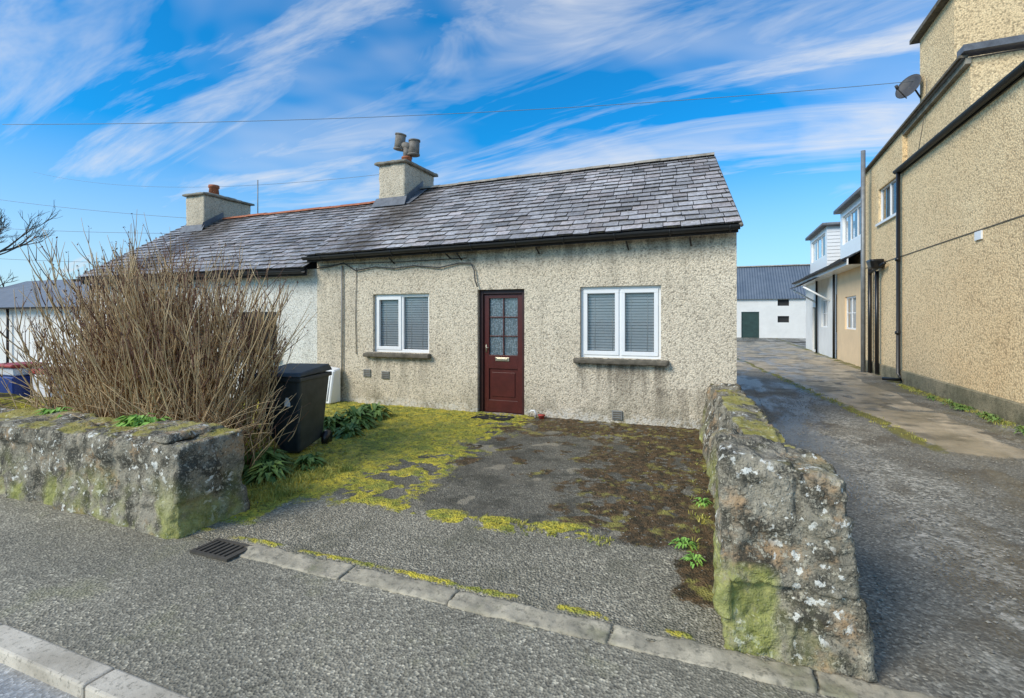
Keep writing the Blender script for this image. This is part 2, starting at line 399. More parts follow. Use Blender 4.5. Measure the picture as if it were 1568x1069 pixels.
# ---------------------------------------------------------------- building helpers
def wall_y(name,x0,x1,z0,ztop,Y,openings,mat,parent,depth=.14):
    xs=sorted(set([x0,x1]+[o[0] for o in openings]+[o[1] for o in openings]))
    zs=sorted(set([z0]+[o[2] for o in openings]+[o[3] for o in openings]))+['top']
    vs=[];fs=[]
    def vert(x,z): 
        vs.append((x,Y,ztop(x) if z=='top' else z)); return len(vs)-1
    def val(z): return 99 if z=='top' else z
    for i in range(len(xs)-1):
        for j in range(len(zs)-1):
            cx=(xs[i]+xs[i+1])/2; lo=val(zs[j]); hi=val(zs[j+1])
            if any(o[0]<cx<o[1] and o[2]<=lo+1e-5 and hi<=o[3]+1e-5 for o in openings): continue
            fs.append((vert(xs[i],zs[j]),vert(xs[i+1],zs[j]),vert(xs[i+1],zs[j+1]),vert(xs[i],zs[j+1])))
    for xa,xb,za,zb in openings:
        q=[(xa,za),(xb,za),(xb,zb),(xa,zb)]
        for k in range(4):
            p,r=q[k],q[(k+1)%4]; b=len(vs)
            vs+=[(p[0],Y,p[1]),(r[0],Y,r[1]),(r[0],Y+depth,r[1]),(p[0],Y+depth,p[1])]
            fs.append((b,b+3,b+2,b+1))
    return mobj(name,vs,fs,mat,parent)

def slates(name,eL,eR,rL,rR,nc,w,mat,parent,seed,lo=.13,hi=.30):
    rnd=random.Random(seed); eL,eR,rL,rR=map(V,(eL,eR,rL,rR))
    nrm=(eR-eL).cross(rL-eL).normalized()
    def P(u,v,h): 
        a=eL.lerp(eR,u); b=rL.lerp(rR,u); return a.lerp(b,v)+nrm*h
    vs=[];fs=[];cols=[]
    L=(eR-eL).length
    for i in range(nc):
        v0=i/nc; v1=min(1,(i+1.12)/nc)
        x=-w*(.5 if i%2 else 0)-rnd.random()*.05
        while x<L:
            ww=w*rnd.uniform(.82,1.18)
            a=max(0,x+.005)/L; b=min(L,x+ww-.005)/L; x+=ww
            if b<=a+.003: continue
            j=rnd.uniform(-.075,.075)/nc; j2=j+rnd.uniform(-.05,.05)/nc
            l=.022+rnd.uniform(-.004,.012)
            k=len(vs)
            vs+=[P(a,v0+j,l),P(b,v0+j2,l+rnd.uniform(-.003,.005)),P(b,v1,.003),P(a,v1,.003),P(a,v0+j,.0),P(b,v0+j2,.0)]
            g=rnd.uniform(lo,hi); g*=1.0 if rnd.random()>.06 else .6
            c=(g*1.03,g*.98,g*.975,1) if rnd.random()<.7 else (g*1.08,g*.97,g*.94,1)
            fs+=[(k,k+1,k+2,k+3),(k+4,k+5,k+1,k),(k+4,k,k+3),(k+5,k+2,k+1)]
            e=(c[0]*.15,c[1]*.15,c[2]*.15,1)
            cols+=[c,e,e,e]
    return mobj(name,vs,fs,mat,parent,cols=cols)

def window_y(name,xa,xb,za,zb,Y,parent,split=.5,blinds=True,openers=(0,),mat='upvc',fw=.055):
    L=[]
    L+=[(xa,xb,Y,Y+.06,za,za+fw),(xa,xb,Y,Y+.06,zb-fw,zb),(xa,xa+fw,Y+.001,Y+.061,za+fw,zb-fw),(xb-fw,xb,Y+.001,Y+.061,za+fw,zb-fw)]
    xm=xa+(xb-xa)*split; L.append((xm-fw*.5,xm+fw*.5,Y+.001,Y+.061,za+fw,zb-fw))
    panes=[(xa+fw,xm-fw*.5),(xm+fw*.5,xb-fw)]
    f2=.045
    for k,(p,q) in enumerate(panes):
        if k in openers:
            y0=Y-.015
            L+=[(p-.012,q+.012,y0,Y+.045,za+fw-.012,za+fw+f2),(p-.012,q+.012,y0,Y+.045,zb-fw-f2,zb-fw+.012),
                (p-.012,p+f2,y0+.002,Y+.045,za+fw+f2,zb-fw-f2),(q-f2,q+.012,y0+.002,Y+.045,za+fw+f2,zb-fw-f2)]
    multibox(name+'_frame',L,M[mat],parent,bevel=.004)
    mobj(name+'_glass',[(xa+.02,Y+.035,za+.02),(xb-.02,Y+.035,za+.02),(xb-.02,Y+.035,zb-.02),(xa+.02,Y+.035,zb-.02)],[(0,1,2,3)],M['glass'],parent)
    if blinds:
        vs=[];fs=[]
        z=zb-.05
        while z>za+.03:
            k=len(vs); vs+=[(xa+.03,Y+.062,z-.019),(xb-.03,Y+.062,z-.019),(xb-.03,Y+.074,z+.017),(xa+.03,Y+.074,z+.017)]
            fs.append((k,k+1,k+2,k+3)); z-=.042
        mobj(name+'_blind',vs,fs,M['blind'],parent)
        tubes(name+'_blind_cords',[([(xx,Y+.058,za+.05),(xx,Y+.058,zb-.05)],.003) for xx in (xa+.2,xm-.12,xm+.15,xb-.2)],M['blind'],parent,4)
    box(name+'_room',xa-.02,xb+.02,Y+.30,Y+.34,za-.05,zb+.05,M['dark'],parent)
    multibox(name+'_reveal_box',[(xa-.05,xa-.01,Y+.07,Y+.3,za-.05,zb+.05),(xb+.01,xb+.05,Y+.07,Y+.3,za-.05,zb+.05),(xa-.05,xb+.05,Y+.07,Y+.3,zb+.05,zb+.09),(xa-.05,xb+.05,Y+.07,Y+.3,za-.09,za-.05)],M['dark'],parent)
def rough_block(name,c8,nn,r,amp,seed,mat,parent=None,freq=3.0,amp2=.012,cellamp=.25):
    c8=[V(c) for c in c8]
    hx=((c8[1]-c8[0]).length+(c8[5]-c8[4]).length)/4; hy=(c8[3]-c8[0]).length/2; hz=(c8[4]-c8[0]).length/2
    bm=bmesh.new(); nx,ny,nz_=nn
    def addface(fn,a,b):
        g=[[bm.verts.new(fn(i/a*2-1,j/b*2-1)) for i in range(a+1)] for j in range(b+1)]
        for j in range(b):
            for i in range(a):
                bm.faces.new((g[j][i],g[j][i+1],g[j+1][i+1],g[j+1][i]))
    addface(lambda u,v:(u,-1,v),nx,nz_); addface(lambda u,v:(-u,1,v),nx,nz_)
    addface(lambda u,v:(1,u,v),ny,nz_); addface(lambda u,v:(-1,-u,v),ny,nz_)
    addface(lambda u,v:(u,v,1),nx,ny); addface(lambda u,v:(u,-v,-1),nx,ny)
    bmesh.ops.remove_doubles(bm,verts=bm.verts,dist=1e-4)
    H=V((hx,hy,hz)); rr=min(r,hx*.9,hy*.9,hz*.9)
    for v in bm.verts:
        p=V((v.co.x*hx,v.co.y*hy,v.co.z*hz))
        cl=V([max(-(H[k]-rr),min(H[k]-rr,p[k])) for k in range(3)])
        dd=p-cl
        if dd.length>1e-6: p=cl+dd.normalized()*rr
        u=V([p[k]/H[k]*.5+.5 for k in range(3)])
        b0=c8[0].lerp(c8[1],u.x).lerp(c8[3].lerp(c8[2],u.x),u.y)
        b1=c8[4].lerp(c8[5],u.x).lerp(c8[7].lerp(c8[6],u.x),u.y)
        v.co=b0.lerp(b1,u.z)
    bm.normal_update()
    offs=[]
    for v in bm.verts:
        q=v.co+V((seed*7.1,seed*3.3,0))
        cell=noise.cell(V((q.x*freq*1.1,q.y*freq*1.1,q.z*freq*1.7)))
        h=noise.noise(q*freq)*amp+noise.noise(q*freq*3.1)*amp*.5+(cell-.5)*amp*cellamp+noise.noise(q*24)*amp2+noise.noise(q*55)*amp2*.4
        offs.append(v.normal*h)
    for v,o_ in zip(bm.verts,offs): v.co+=o_
    me=bpy.data.meshes.new(name); bm.to_mesh(me); bm.free()
    me.materials.append(mat); me.polygons.foreach_set('use_smooth',[True]*len(me.polygons))
    o=bpy.data.objects.new(name,me); link(o); par(o,parent); return o
def sill(name,xa,xb,z,parent,Y=7.5,mat='sill'):
    rough_block(name,[(xa,Y-.10,z-.085),(xb,Y-.10,z-.085),(xb,Y+.13,z-.085),(xa,Y+.13,z-.085),(xa,Y-.10,z-.012),(xb,Y-.10,z-.012),(xb,Y+.13,z+.0),(xa,Y+.13,z+.0)],(40,8,4),.012,.006,5,M[mat],parent)
ED=empty('concrete_edging',(-1,2.58,0))
x=-3.05;k_=0
while x<.95:
    L=random.choice((.75,.9,1.1)); e=min(x+L,1.0); j=random.uniform(-.012,.012); yw=random.uniform(-.01,.015)
    rough_block('edging_block_%d'%k_,[(x+.002,2.50+j,-.08),(e-.002,2.50+j,-.08),(e-.002,2.655+yw,-.08),(x+.002,2.655+yw,-.08),(x+.002,2.50+j,.010),(e-.002,2.50+j,.010),(e-.002,2.655+yw,.020),(x+.002,2.655+yw,.020)],(46,10,4),.014,.012,k_+3,M['edging'],ED,5,.008,.3)
    x+=L;k_+=1

# ---------------------------------------------------------------- main cottage
C=empty('terraced_cottage',(-3.3,7.5,0))
FY=7.5
xr0,xl0=.235,-6.93
eav=lambda x:2.80+(x-.235)*.0136
ops=[(-5.671,-4.524,1.0,2.02),(-3.62,-2.806,.03,2.057),(-1.917,-.746,1.01,2.066)]
wall_y('front_wall',xl0,xr0,-.2,lambda x:eav(x)+.05,FY,ops,M['dash'],C)
RY=10.0
def gx(y): return .235-.125*(y-7.5)
zr=4.53
gv=[(gx(7.5),7.5,-.2),(gx(12.5),12.5,-.2),(gx(12.5),12.5,2.85),(gx(RY),RY,zr-.1),(gx(7.5),7.5,2.84)]
mobj('gable_wall',gv,[(0,1,2,3,4)],M['dash'],C)
mobj('rear_wall',[(xl0,12.5,-.2),(gx(12.5),12.5,-.2),(gx(12.5),12.5,2.85),(xl0,12.5,2.8)],[(0,3,2,1)],M['dash'],C)
mobj('party_wall',[(xl0,7.5,-.2),(xl0,12.5,-.2),(xl0,12.5,2.8),(xl0,RY,4.4),(xl0,7.5,2.74)],[(0,4,3,2,1)],M['dash'],C)
eL,eR=V((-7.0,7.27,2.735)),V((.285,7.27,2.84)); rL,rR=V((-7.0,RY,4.50)),V((-.065,RY,4.55))
slates('front_slates',eL,eR,rL,rR,17,.25,M['slate'],C,3,.27,.47)
d=V((0,0,-.03))
mobj('roof_deck',[eL+d,eR+d,rR+d,rL+d,(-.40,12.75,2.84),(-7,12.75,2.75)],[(0,1,2,3),(3,2,4,5)],M['under'],C)
mobj('rear_roof',[rL,rR,(-.40,12.75,2.87),(-7,12.75,2.78)],[(0,1,2,3)],M['slate_far'],C)
tube('verge_mortar',[eR+V((.0,0,-.035)),rR+V((0,0,-.03))],.028,M['ridge'],C,6)
def ridge(name,a,b,mat,parent,L=.45,r=.085):
    a,b=V(a),V(b); n_=int((b-a).length/L); vs=[];fs=[]
    for i in range(n_):
        p=a.lerp(b,i/n_); q=a.lerp(b,(i+.985)/n_); dz=random.uniform(-.006,.010)
        k=len(vs)
        for t_,pt in ((0,p),(1,q)):
            for s in range(7):
                an=math.pi*(s/6)*.9+math.pi*.05
                vs.append(pt+V((0,-math.cos(an)*r*1.5,math.sin(an)*r-.035+dz)))
        for s in range(6): fs.append((k+s,k+7+s,k+8+s,k+s+1))
        fs.append(tuple(k+s for s in range(7))); fs.append(tuple(k+13-s for s in range(7)))
    mobj(name,vs,fs,mat,parent)
ridge('ridge_tiles',(-6.2,RY,4.51),(-.05,RY,4.56),M['ridge'],C)
mobj('soffit',[(-7,7.32,2.69),(.25,7.32,2.79),(.25,7.5,2.79),(-7,7.5,2.69)],[(0,1,2,3)],M['fascia'],C)
mobj('fascia',[(-7,7.318,2.62),(.25,7.318,2.72),(.25,7.318,2.81),(-7,7.318,2.71)],[(0,1,2,3)],M['fascia'],C)
def gutter(name,a,b,r,mat,parent):
    a,b=V(a),V(b); ax=(b-a).normalized(); side=ax.cross(V((0,0,1))).normalized()
    vs=[];fs=[]
    for pt in (a,b):
        for rr in (r,r*.86):
            for s in range(9):
                an=math.pi*s/8
                vs.append(pt+side*math.cos(an)*rr-V((0,0,1))*math.sin(an)*rr)
    for s in range(8):
        fs.append((s,s+1,18+s+1,18+s)); fs.append((9+s,27+s,27+s+1,9+s+1))
    fs.append((0,18,27,9)); fs.append((8,17,35,26))
    fs.append(tuple(range(9))+tuple(range(17,8,-1)))
    fs.append(tuple(range(18,27))+tuple(range(35,26,-1)))
    return mobj(name,vs,fs,mat,parent)
gutter('gutter',(-7.02,7.255,2.705),(.27,7.255,2.805),.056,M['gutter'],C)
tubes('gutter_brackets',[([(x,7.19,eav(x)-.0),(x,7.255,eav(x)-.075),(x,7.315,eav(x)-.03)],.011) for x in [-6.6+.75*i for i in range(10)]],M['gutter'],C)
tubes('fascia_brackets',[([(x,7.31,eav(x)-.10),(x+random.uniform(-.01,.01),7.49,eav(x)-.14-random.random()*.06)],.012) for x in (-5.2,-4.1,-3.9,-2.55,-1.2,-.35)],M['fascia'],C)
window_y('left_window',-5.671,-4.524,1.0,2.02,FY+.06,C,.5,True,(0,))
window_y('right_window',-1.917,-.746,1.01,2.066,FY+.06,C,.5,True,(0,1))
sill('left_sill',-5.82,-4.48,1.0,C); sill('right_sill',-2.0,-.635,1.01,C)
DY=FY+.07
multibox('door_frame',[(-3.62,-3.55,DY,DY+.09,.05,2.057),(-2.872,-2.806,DY,DY+.09,.05,2.057),(-3.55,-2.872,DY+.001,DY+.091,1.985,2.057),(-3.55,-2.872,DY+.001,DY+.12,.03,.075)],M['dframe'],C,bevel=.006)
LX0,LX1=-3.545,-2.877; LY=DY+.03
gx0,gx1,gz0,gz1=-3.46,-2.96,1.0,1.92
mb=[(LX0,gx0,LY,LY+.045,.08,1.98),(gx1,LX1,LY,LY+.045,.08,1.98),(gx0,gx1,LY+.001,LY+.044,gz1,1.98),(gx0,gx1,LY+.001,LY+.044,.78,gz0),
    (gx0,gx1,LY+.001,LY+.044,.08,.27),(gx0,gx1,LY+.02,LY+.04,.27,.78),(gx0+.05,gx1-.05,LY+.008,LY+.02,.33,.72)]
xm=(gx0+gx1)/2
mb.append((xm-.009,xm+.009,LY+.016,LY+.04,gz0,gz1))
for k in (1,2):
    z=gz0+(gz1-gz0)*k/3; mb.append((gx0,gx1,LY+.017,LY+.038,z-.009,z+.009))
multibox('door_leaf',mb,M['door'],C,bevel=.003)
mobj('door_glass',[(gx0,LY+.03,gz0),(gx1,LY+.03,gz0),(gx1,LY+.03,gz1),(gx0,LY+.03,gz1)],[(0,1,2,3)],M['glass'],C)
vs=[];fs=[];nx=80;nzv=8
for j in range(nzv+1):
    for i in range(nx+1):
        u=i/nx;v=j/nzv
        vs.append((gx0+(gx1-gx0)*u,LY+.048+.005*math.sin(u*75+v*2),gz0+(gz1-gz0)*v))
for j in range(nzv):
    for i in range(nx):
        k=j*(nx+1)+i; fs.append((k,k+1,k+nx+2,k+nx+1))
mobj('lace_curtain',vs,fs,M['net'],C,smooth=True)
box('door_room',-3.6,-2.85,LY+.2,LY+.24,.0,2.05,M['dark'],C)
multibox('letterbox',[(-3.34,-3.10,LY-.012,LY,.905,.965),(-3.31,-3.13,LY-.02,LY-.012,.922,.948)],M['brass'],C,bevel=.004)
tubes('door_handle',[([(-3.505,LY-.005,1.12),(-3.505,LY-.04,1.12),(-3.45,LY-.04,1.12)],.007),([(-3.505,LY-.004,1.04),(-3.505,LY-.004,1.17)],.011)],M['brass'],C)
rough_block('doorstep',[(-3.64,7.36,.0),(-2.79,7.36,.0),(-2.79,7.58,.0),(-3.64,7.58,.0),(-3.62,7.38,.075),(-2.8,7.38,.075),(-2.8,7.58,.075),(-3.62,7.58,.075)],(20,6,3),.015,.008,2,M['edging'],C)
def vent(name,x,z,s,parent):
    multibox(name,[(x-s,x+s,7.478,7.499,z-s*.9,z+s*.9)],M['grey_pl'],parent,bevel=.004)
    multibox(name+'_slots',[(x-s*.8,x+s*.8,7.470,7.478,z-s*.7+k*s*.4,z-s*.7+k*s*.4+.012) for k in range(4)],M['sill'],parent)
vent('air_brick_a',-5.79,.62,.075,C); vent('air_brick_b',-5.40,.60,.075,C); vent('air_brick_c',-1.36,.185,.075,C)
cb=[(-6.9,7.47,2.52),(-6.55,7.47,2.55),(-6.3,7.47,2.60),(-6.02,7.46,2.45),(-5.6,7.47,2.50),(-5.2,7.46,2.46),(-4.8,7.47,2.49),(-4.3,7.46,2.44),(-3.95,7.47,2.50),(-3.72,7.46,2.49),(-3.66,7.46,2.38),(-3.64,7.46,2.20),(-3.60,7.46,2.10)]
tube('cable_run',cb,.011,M['wire'],C,5)
tube('cable_run_upper',[(-6.9,7.47,2.56),(-6.2,7.465,2.58),(-5.0,7.47,2.57),(-3.8,7.47,2.58)],.006,M['wire'],C,5)
tubes('conduit',[([(-6.33,7.47,2.55),(-6.33,7.47,.35)],.014)],M['grey_pl'],C)
tubes('aerial_cable',[([(-6.02,7.485,2.5),(-6.04,7.485,1.6),(-6.02,7.485,.95)],.007)],M['cable'],C,5)
def chimney(name,x0,x1,y0,y1,z0,z1,parent,cap=.07):
    rough_block(name+'_stack',[(x0,y0,z0),(x1,y0,z0),(x1,y1,z0),(x0,y1,z0),(x0,y0,z1),(x1,y0,z1),(x1,y1,z1),(x0,y1,z1)],(12,18,18),.02,.012,4,M['dash_chim'],parent)
    rough_block(name+'_cap',[(x0-cap,y0-cap,z1),(x1+cap,y0-cap,z1),(x1+cap,y1+cap,z1),(x0-cap,y1+cap,z1),(x0-cap,y0-cap,z1+.06),(x1+cap,y0-cap,z1+.06),(x1+cap,y1+cap,z1+.06),(x0-cap,y1+cap,z1+.06)],(12,16,3),.015,.01,6,M['concrete_cap'],parent)
    rough_block(name+'_flaunching',[(x0+.02,y0+.02,z1+.05),(x1-.02,y0+.02,z1+.05),(x1-.02,y1-.02,z1+.05),(x0+.02,y1-.02,z1+.05),(x0+.15,y0+.2,z1+.13),(x1-.15,y0+.2,z1+.13),(x1-.15,y1-.2,z1+.13),(x0+.15,y1-.2,z1+.13)],(8,10,3),.02,.01,6,M['concrete_cap'],parent)
chimney('chimney',-6.88,-6.2,9.3,10.52,3.6,4.93,C)
sl=(4.50-2.735)/(RY-7.27)
def rz(y): return 2.745+(y-7.27)*sl
mobj('chimney_flashing',[(-6.185,9.2,rz(9.2)+.03),(-6.185,RY,rz(RY)+.03),(-6.185,RY,rz(RY)+.2),(-6.185,9.28,rz(9.2)+.2),
   (-6.0,9.15,rz(9.15)+.045),(-6.0,RY,rz(RY)+.045),
   (-6.95,9.12,rz(9.12)+.045),(-6.1,9.12,rz(9.12)+.045),(-6.15,9.285,rz(9.285)+.16),(-6.93,9.285,rz(9.285)+.16)],[(0,1,2,3),(4,5,1,0),(6,7,8,9)],M['lead'],C)
px,py,pz=-6.52,9.85,5.03
tubes('chimney_pot',[([(px,py,pz),(px,py,pz+.16),(px,py,pz+.17),(px,py,pz+.2)],[.13,.105,.125,.12])],M['terra'],C,14)
tubes('cowl',[([(px,py,pz+.18),(px,py,pz+.42)],.085),
  ([(px-.20,py-.02,pz+.50),(px+.17,py+.02,pz+.40)],.095),
  ([(px-.18,py-.03,pz+.40),(px-.14,py-.03,pz+.72)],[.12,.115]),
  ([(px+.16,py+.03,pz+.24),(px+.18,py+.03,pz+.56)],[.125,.12]),
  ([(px-.185,py-.03,pz+.38),(px-.18,py-.03,pz+.41)],.135),([(px+.16,py+.03,pz+.23),(px+.16,py+.03,pz+.26)],.14),
  ([(px-.145,py-.03,pz+.70),(px-.14,py-.03,pz+.73)],.13),([(px+.18,py+.03,pz+.54),(px+.18,py+.03,pz+.57)],.135)],M['cowl'],C,14)
mb_=empty('meter_box',(-6.6,7.3,.1))
o=mobj('cabinet',[(-6.86,7.20,.08),(-6.34,7.16,.08),(-6.32,7.44,.08),(-6.86,7.46,.08),(-6.84,7.27,.70),(-6.32,7.25,.66),(-6.32,7.44,.70),(-6.86,7.46,.74)],[(0,3,2,1),(4,5,6,7),(0,1,5,4),(1,2,6,5),(2,3,7,6),(3,0,4,7)],M['upvc'],mb_)
o.modifiers.new('b','BEVEL').width=.02
mobj('door_panel',[(-6.82,7.188,.14),(-6.40,7.152,.14),(-6.385,7.232,.58),(-6.80,7.253,.62)],[(0,1,2,3)],M['upvc'],mb_)
hs=empty('horseshoe_ornament',(-2.63,7.40,.1))
tube('shoe',[(-2.68,7.42,.08),(-2.70,7.41,.13),(-2.66,7.41,.18),(-2.61,7.41,.18),(-2.58,7.41,.13),(-2.60,7.42,.08)],.014,M['upvc'],hs)
pt=empty('red_plant_pot',(-2.5,7.40,.07))
tubes('pot',[([(-2.49,7.40,.06),(-2.49,7.40,.11),(-2.49,7.40,.115),(-2.49,7.40,.13)],[.035,.05,.058,.056])],M['red'],pt,12)
v_,f_=boxdata(-3.5,-2.9,7.02,7.34,.068,.082); mobj('door_mat',v_,f_,M['mat'])

# ---------------------------------------------------------------- neighbouring cottage
B=empty('neighbouring_cottage',(-10.2,7.5,0))
bo=[(-8.95,-7.95,.85,1.72),(-12.3,-11.0,.85,1.75)]
wall_y('front_wall',-13.7,-6.94,-.2,lambda x:2.52,FY+.02,bo,M['dash_white'],B)
mobj('gable_wall',[(-13.7,7.52,-.2),(-13.7,12.5,-.2),(-13.7,12.5,2.5),(-13.7,RY,4.2),(-13.7,7.52,2.52)],[(0,4,3,2,1)],M['dash_white'],B)
window_y('window_a',-8.95,-7.95,.85,1.72,FY+.08,B,.5,False,(0,),'dframe'); window_y('window_b',-12.3,-11.0,.85,1.75,FY+.08,B,.5,False,(0,),'dframe')
sill('sill_a',-9.05,-7.85,.85,B,FY+.02); sill('sill_b',-12.4,-10.9,.85,B,FY+.02)
eL,eR=V((-13.85,7.27,2.54)),V((-7.03,7.27,2.52)); rL,rR=V((-13.75,RY,4.28)),V((-7.03,RY,4.30))
slates('front_slates',eL,eR,rL,rR,19,.23,M['slate2'],B,9,.26,.42)
mobj('roof_deck',[eL+d,eR+d,rR+d,rL+d,(-7.03,12.75,2.5),(-13.85,12.75,2.5)],[(0,1,2,3),(3,2,4,5)],M['under'],B)
mobj('rear_roof',[rL,rR,(-7.03,12.75,2.55),(-13.85,12.75,2.55)],[(0,1,2,3)],M['slate_far'],B)
ridge('ridge_tiles',(-12.4,RY,4.28),(-6.95,RY,4.30),M['terra'],B,.3)
gutter('gutter',(-13.9,7.26,2.50),(-7.04,7.26,2.47),.055,M['gutter'],B)
mobj('fascia',[(-13.8,7.33,2.38),(-7,7.33,2.38),(-7,7.33,2.52),(-13.8,7.33,2.52)],[(0,1,2,3)],M['fascia'],B)
tubes('downpipe',[([(-13.55,7.3,2.45),(-13.55,7.42,2.3),(-13.55,7.42,0)],.035)],M['gutter'],B)
chimney('chimney',-13.2,-12.5,9.45,10.9,3.5,4.84,B)
tubes('chimney_pot',[([(-12.85,10.0,4.93),(-12.85,10.0,5.16),(-12.85,10.0,5.17),(-12.85,10.0,5.24)],[.14,.115,.14,.135])],M['terra'],B,14)
mobj('chimney_flashing',[(-13.25,9.3,3.86),(-12.4,9.3,3.86),(-12.46,9.43,4.06),(-13.22,9.43,4.06),(-12.48,9.35,3.92),(-12.48,RY,4.32),(-12.48,RY,4.48),(-12.48,9.4,4.1)],[(0,1,2,3),(4,5,6,7)],M['lead'],B)
tubes('aerial_pole',[([(-11.45,10.2,4.2),(-11.45,10.2,5.3)],.013)],M['grey_metal'],B)

# ---------------------------------------------------------------- white outbuilding far left
O=empty('white_outbuilding',(-19,10,0))
wall_y('front_wall',-26,-13.9,-.3,lambda x:1.95,9.2,[(-17.2,-16.3,.55,1.55)],M['white_paint'],O)
window_y('window',-17.2,-16.3,.55,1.55,9.26,O,.5,False,(0,))
mobj('roof',[(-26.2,9.0,1.93),(-13.8,9.0,1.93),(-13.8,12,3.1),(-26.2,12,3.1)],[(0,1,2,3)],M['slate_far'],O)
mobj('side_wall',[(-26,9.2,-.3),(-26,14.8,-.3),(-26,14.8,1.9),(-26,12,3.05),(-26,9.2,1.95)],[(0,4,3,2,1)],M['white_paint'],O)
gutter('gutter',(-26.2,8.95,1.93),(-13.9,8.95,1.93),.05,M['gutter'],O)
tubes('downpipe',[([(-20.9,9.1,1.9),(-20.9,9.1,0)],.04)],M['gutter'],O)

# ---------------------------------------------------------------- big yellow house right
Y_=empty('yellow_rendered_house',(7,13,0))
def wall_x(name,X,y0,y1,z0,z1,openings,mat,parent,depth=.12):
    ys=sorted(set([y0,y1]+[o[0] for o in openings]+[o[1] for o in openings])); zs=sorted(set([z0,z1]+[o[2] for o in openings]+[o[3] for o in openings]))
    vs=[];fs=[]
    for i in range(len(ys)-1):
        for j in range(len(zs)-1):
            cy=(ys[i]+ys[i+1])/2; cz=(zs[j]+zs[j+1])/2
            if any(o[0]<cy<o[1] and o[2]<cz<o[3] for o in openings): continue
            k=len(vs); vs+=[(X,ys[i],zs[j]),(X,ys[i+1],zs[j]),(X,ys[i+1],zs[j+1]),(X,ys[i],zs[j+1])]; fs.append((k,k+3,k+2,k+1))
    for ya,yb,za,zb in openings:
        q=[(ya,za),(yb,za),(yb,zb),(ya,zb)]
        for m_ in range(4):
            p,r=q[m_],q[(m_+1)%4]; k=len(vs)
            vs+=[(X,p[0],p[1]),(X,r[0],r[1]),(X+depth,r[0],r[1]),(X+depth,p[0],p[1])]; fs.append((k,k+1,k+2,k+3))
    return mobj(name,vs,fs,mat,parent)
def window_x(name,X,ya,yb,za,zb,parent,nl=2,bars=False):
    f=.06;L=[(X,X+.06,ya,yb,za,za+f),(X,X+.06,ya,yb,zb-f,zb)]
    for k in range(nl+1):
        y=ya+(yb-ya-f)*k/nl; L.append((X+.001,X+.061,y,y+f,za+f,zb-f))
    if bars: 
        L.append((X+.01,X+.05,ya+f,yb-f,(za+zb)/2-.015,(za+zb)/2+.015))
    multibox(name+'_frame',L,M['upvc'],parent,bevel=.004)
    mobj(name+'_glass',[(X+.03,ya,za),(X+.03,yb,za),(X+.03,yb,zb),(X+.03,ya,zb)],[(0,3,2,1)],M['glass'],parent)
    multibox(name+'_curtain',[(X+.12,X+.13,ya,ya+(yb-ya)*.25,za,zb),(X+.12,X+.13,yb-(yb-ya)*.25,yb,za,zb)],M['blind'],parent)
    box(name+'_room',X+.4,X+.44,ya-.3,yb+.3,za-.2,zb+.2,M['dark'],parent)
wx=4.2
wall_x('side_wall',wx,4.5,18.6,.32,5.25,[(15.55,17.25,4.25,5.22)],M['dash_yel'],Y_)
window_x('upper_window',wx+.06,15.55,17.25,4.25,5.22,Y_,2,False)
box('upper_sill',wx-.06,wx+.08,15.5,17.3,4.18,4.245,M['upvc'],Y_)
wall_x('plinth',wx-.05,4.5,18.65,-.2,.31,[],M['plinth'],Y_)
mobj('plinth_top',[(wx-.05,4.5,.31),(wx,4.5,.33),(wx,18.65,.33),(wx-.05,18.65,.31)],[(0,3,2,1)],M['plinth'],Y_)
mobj('north_wall',[(wx,18.6,-.2),(12,18.6,-.2),(12,18.6,6.2),(wx,18.6,6.2)],[(0,1,2,3)],M['dash_yel'],Y_)
mobj('south_wall',[(wx,4.5,-.2),(12,4.5,-.2),(12,4.5,5.25),(wx,4.5,5.25)],[(0,1,2,3)],M['dash_yel'],Y_)
mobj('lower_roof',[(wx-.12,4.4,5.24),(12,4.4,6.0),(12,12.3,6.0),(wx-.12,12.3,5.24)],[(0,1,2,3)],M['slate_far'],Y_)
ux=wx+.10
mobj('upper_wall',[(ux,11.85,5.2),(ux,18.6,5.2),(ux,18.6,6.02),(ux,11.85,6.36),(12,11.85,5.2),(12,11.85,6.5)],[(0,3,2,1),(0,4,5,3)],M['dash_yel'],Y_)
mobj('upper_ledge',[(wx,15.3,5.25),(ux,15.3,5.25),(ux,18.6,5.25),(wx,18.6,5.25)],[(0,1,2,3)],M['dash_yel'],Y_)
mobj('wall_infill',[(wx+.004,15.25,5.2),(wx+.004,18.6,5.2),(wx+.004,18.6,6.0),(wx+.004,15.25,6.17),(ux,15.25,5.2),(ux,15.25,6.17)],[(0,3,2,1),(0,4,5,3)],M['dash_yel'],Y_)
mobj('upper_roof',[(ux-.15,11.8,6.36),(12,11.8,6.6),(12,18.8,6.3),(ux-.15,18.8,6.02)],[(0,1,2,3)],M['slate_far'],Y_)
def bar(name,a,b,w,h,mat,parent):
    a,b=V(a),V(b); ax=(b-a).normalized(); s=ax.cross(V((0,0,1))).normalized()*w/2; u=V((0,0,h/2))
    vs=[a-s-u,a+s-u,a+s+u,a-s+u,b-s-u,b+s-u,b+s+u,b-s+u]
    return mobj(name,vs,[(0,3,2,1),(4,5,6,7),(0,1,5,4),(1,2,6,5),(2,3,7,6),(3,0,4,7)],mat,parent)
bar('verge_coping',(ux-.12,11.8,6.40),(ux-.12,18.75,6.04),.14,.05,M['sill'],Y_)
bar('verge_board',(ux-.05,11.8,6.31),(ux-.05,18.7,5.96),.08,.11,M['concrete_cap'],Y_)
bar('lead_coping',(ux-.16,11.82,6.50),(12,11.82,6.62),.3,.12,M['lead'],Y_)
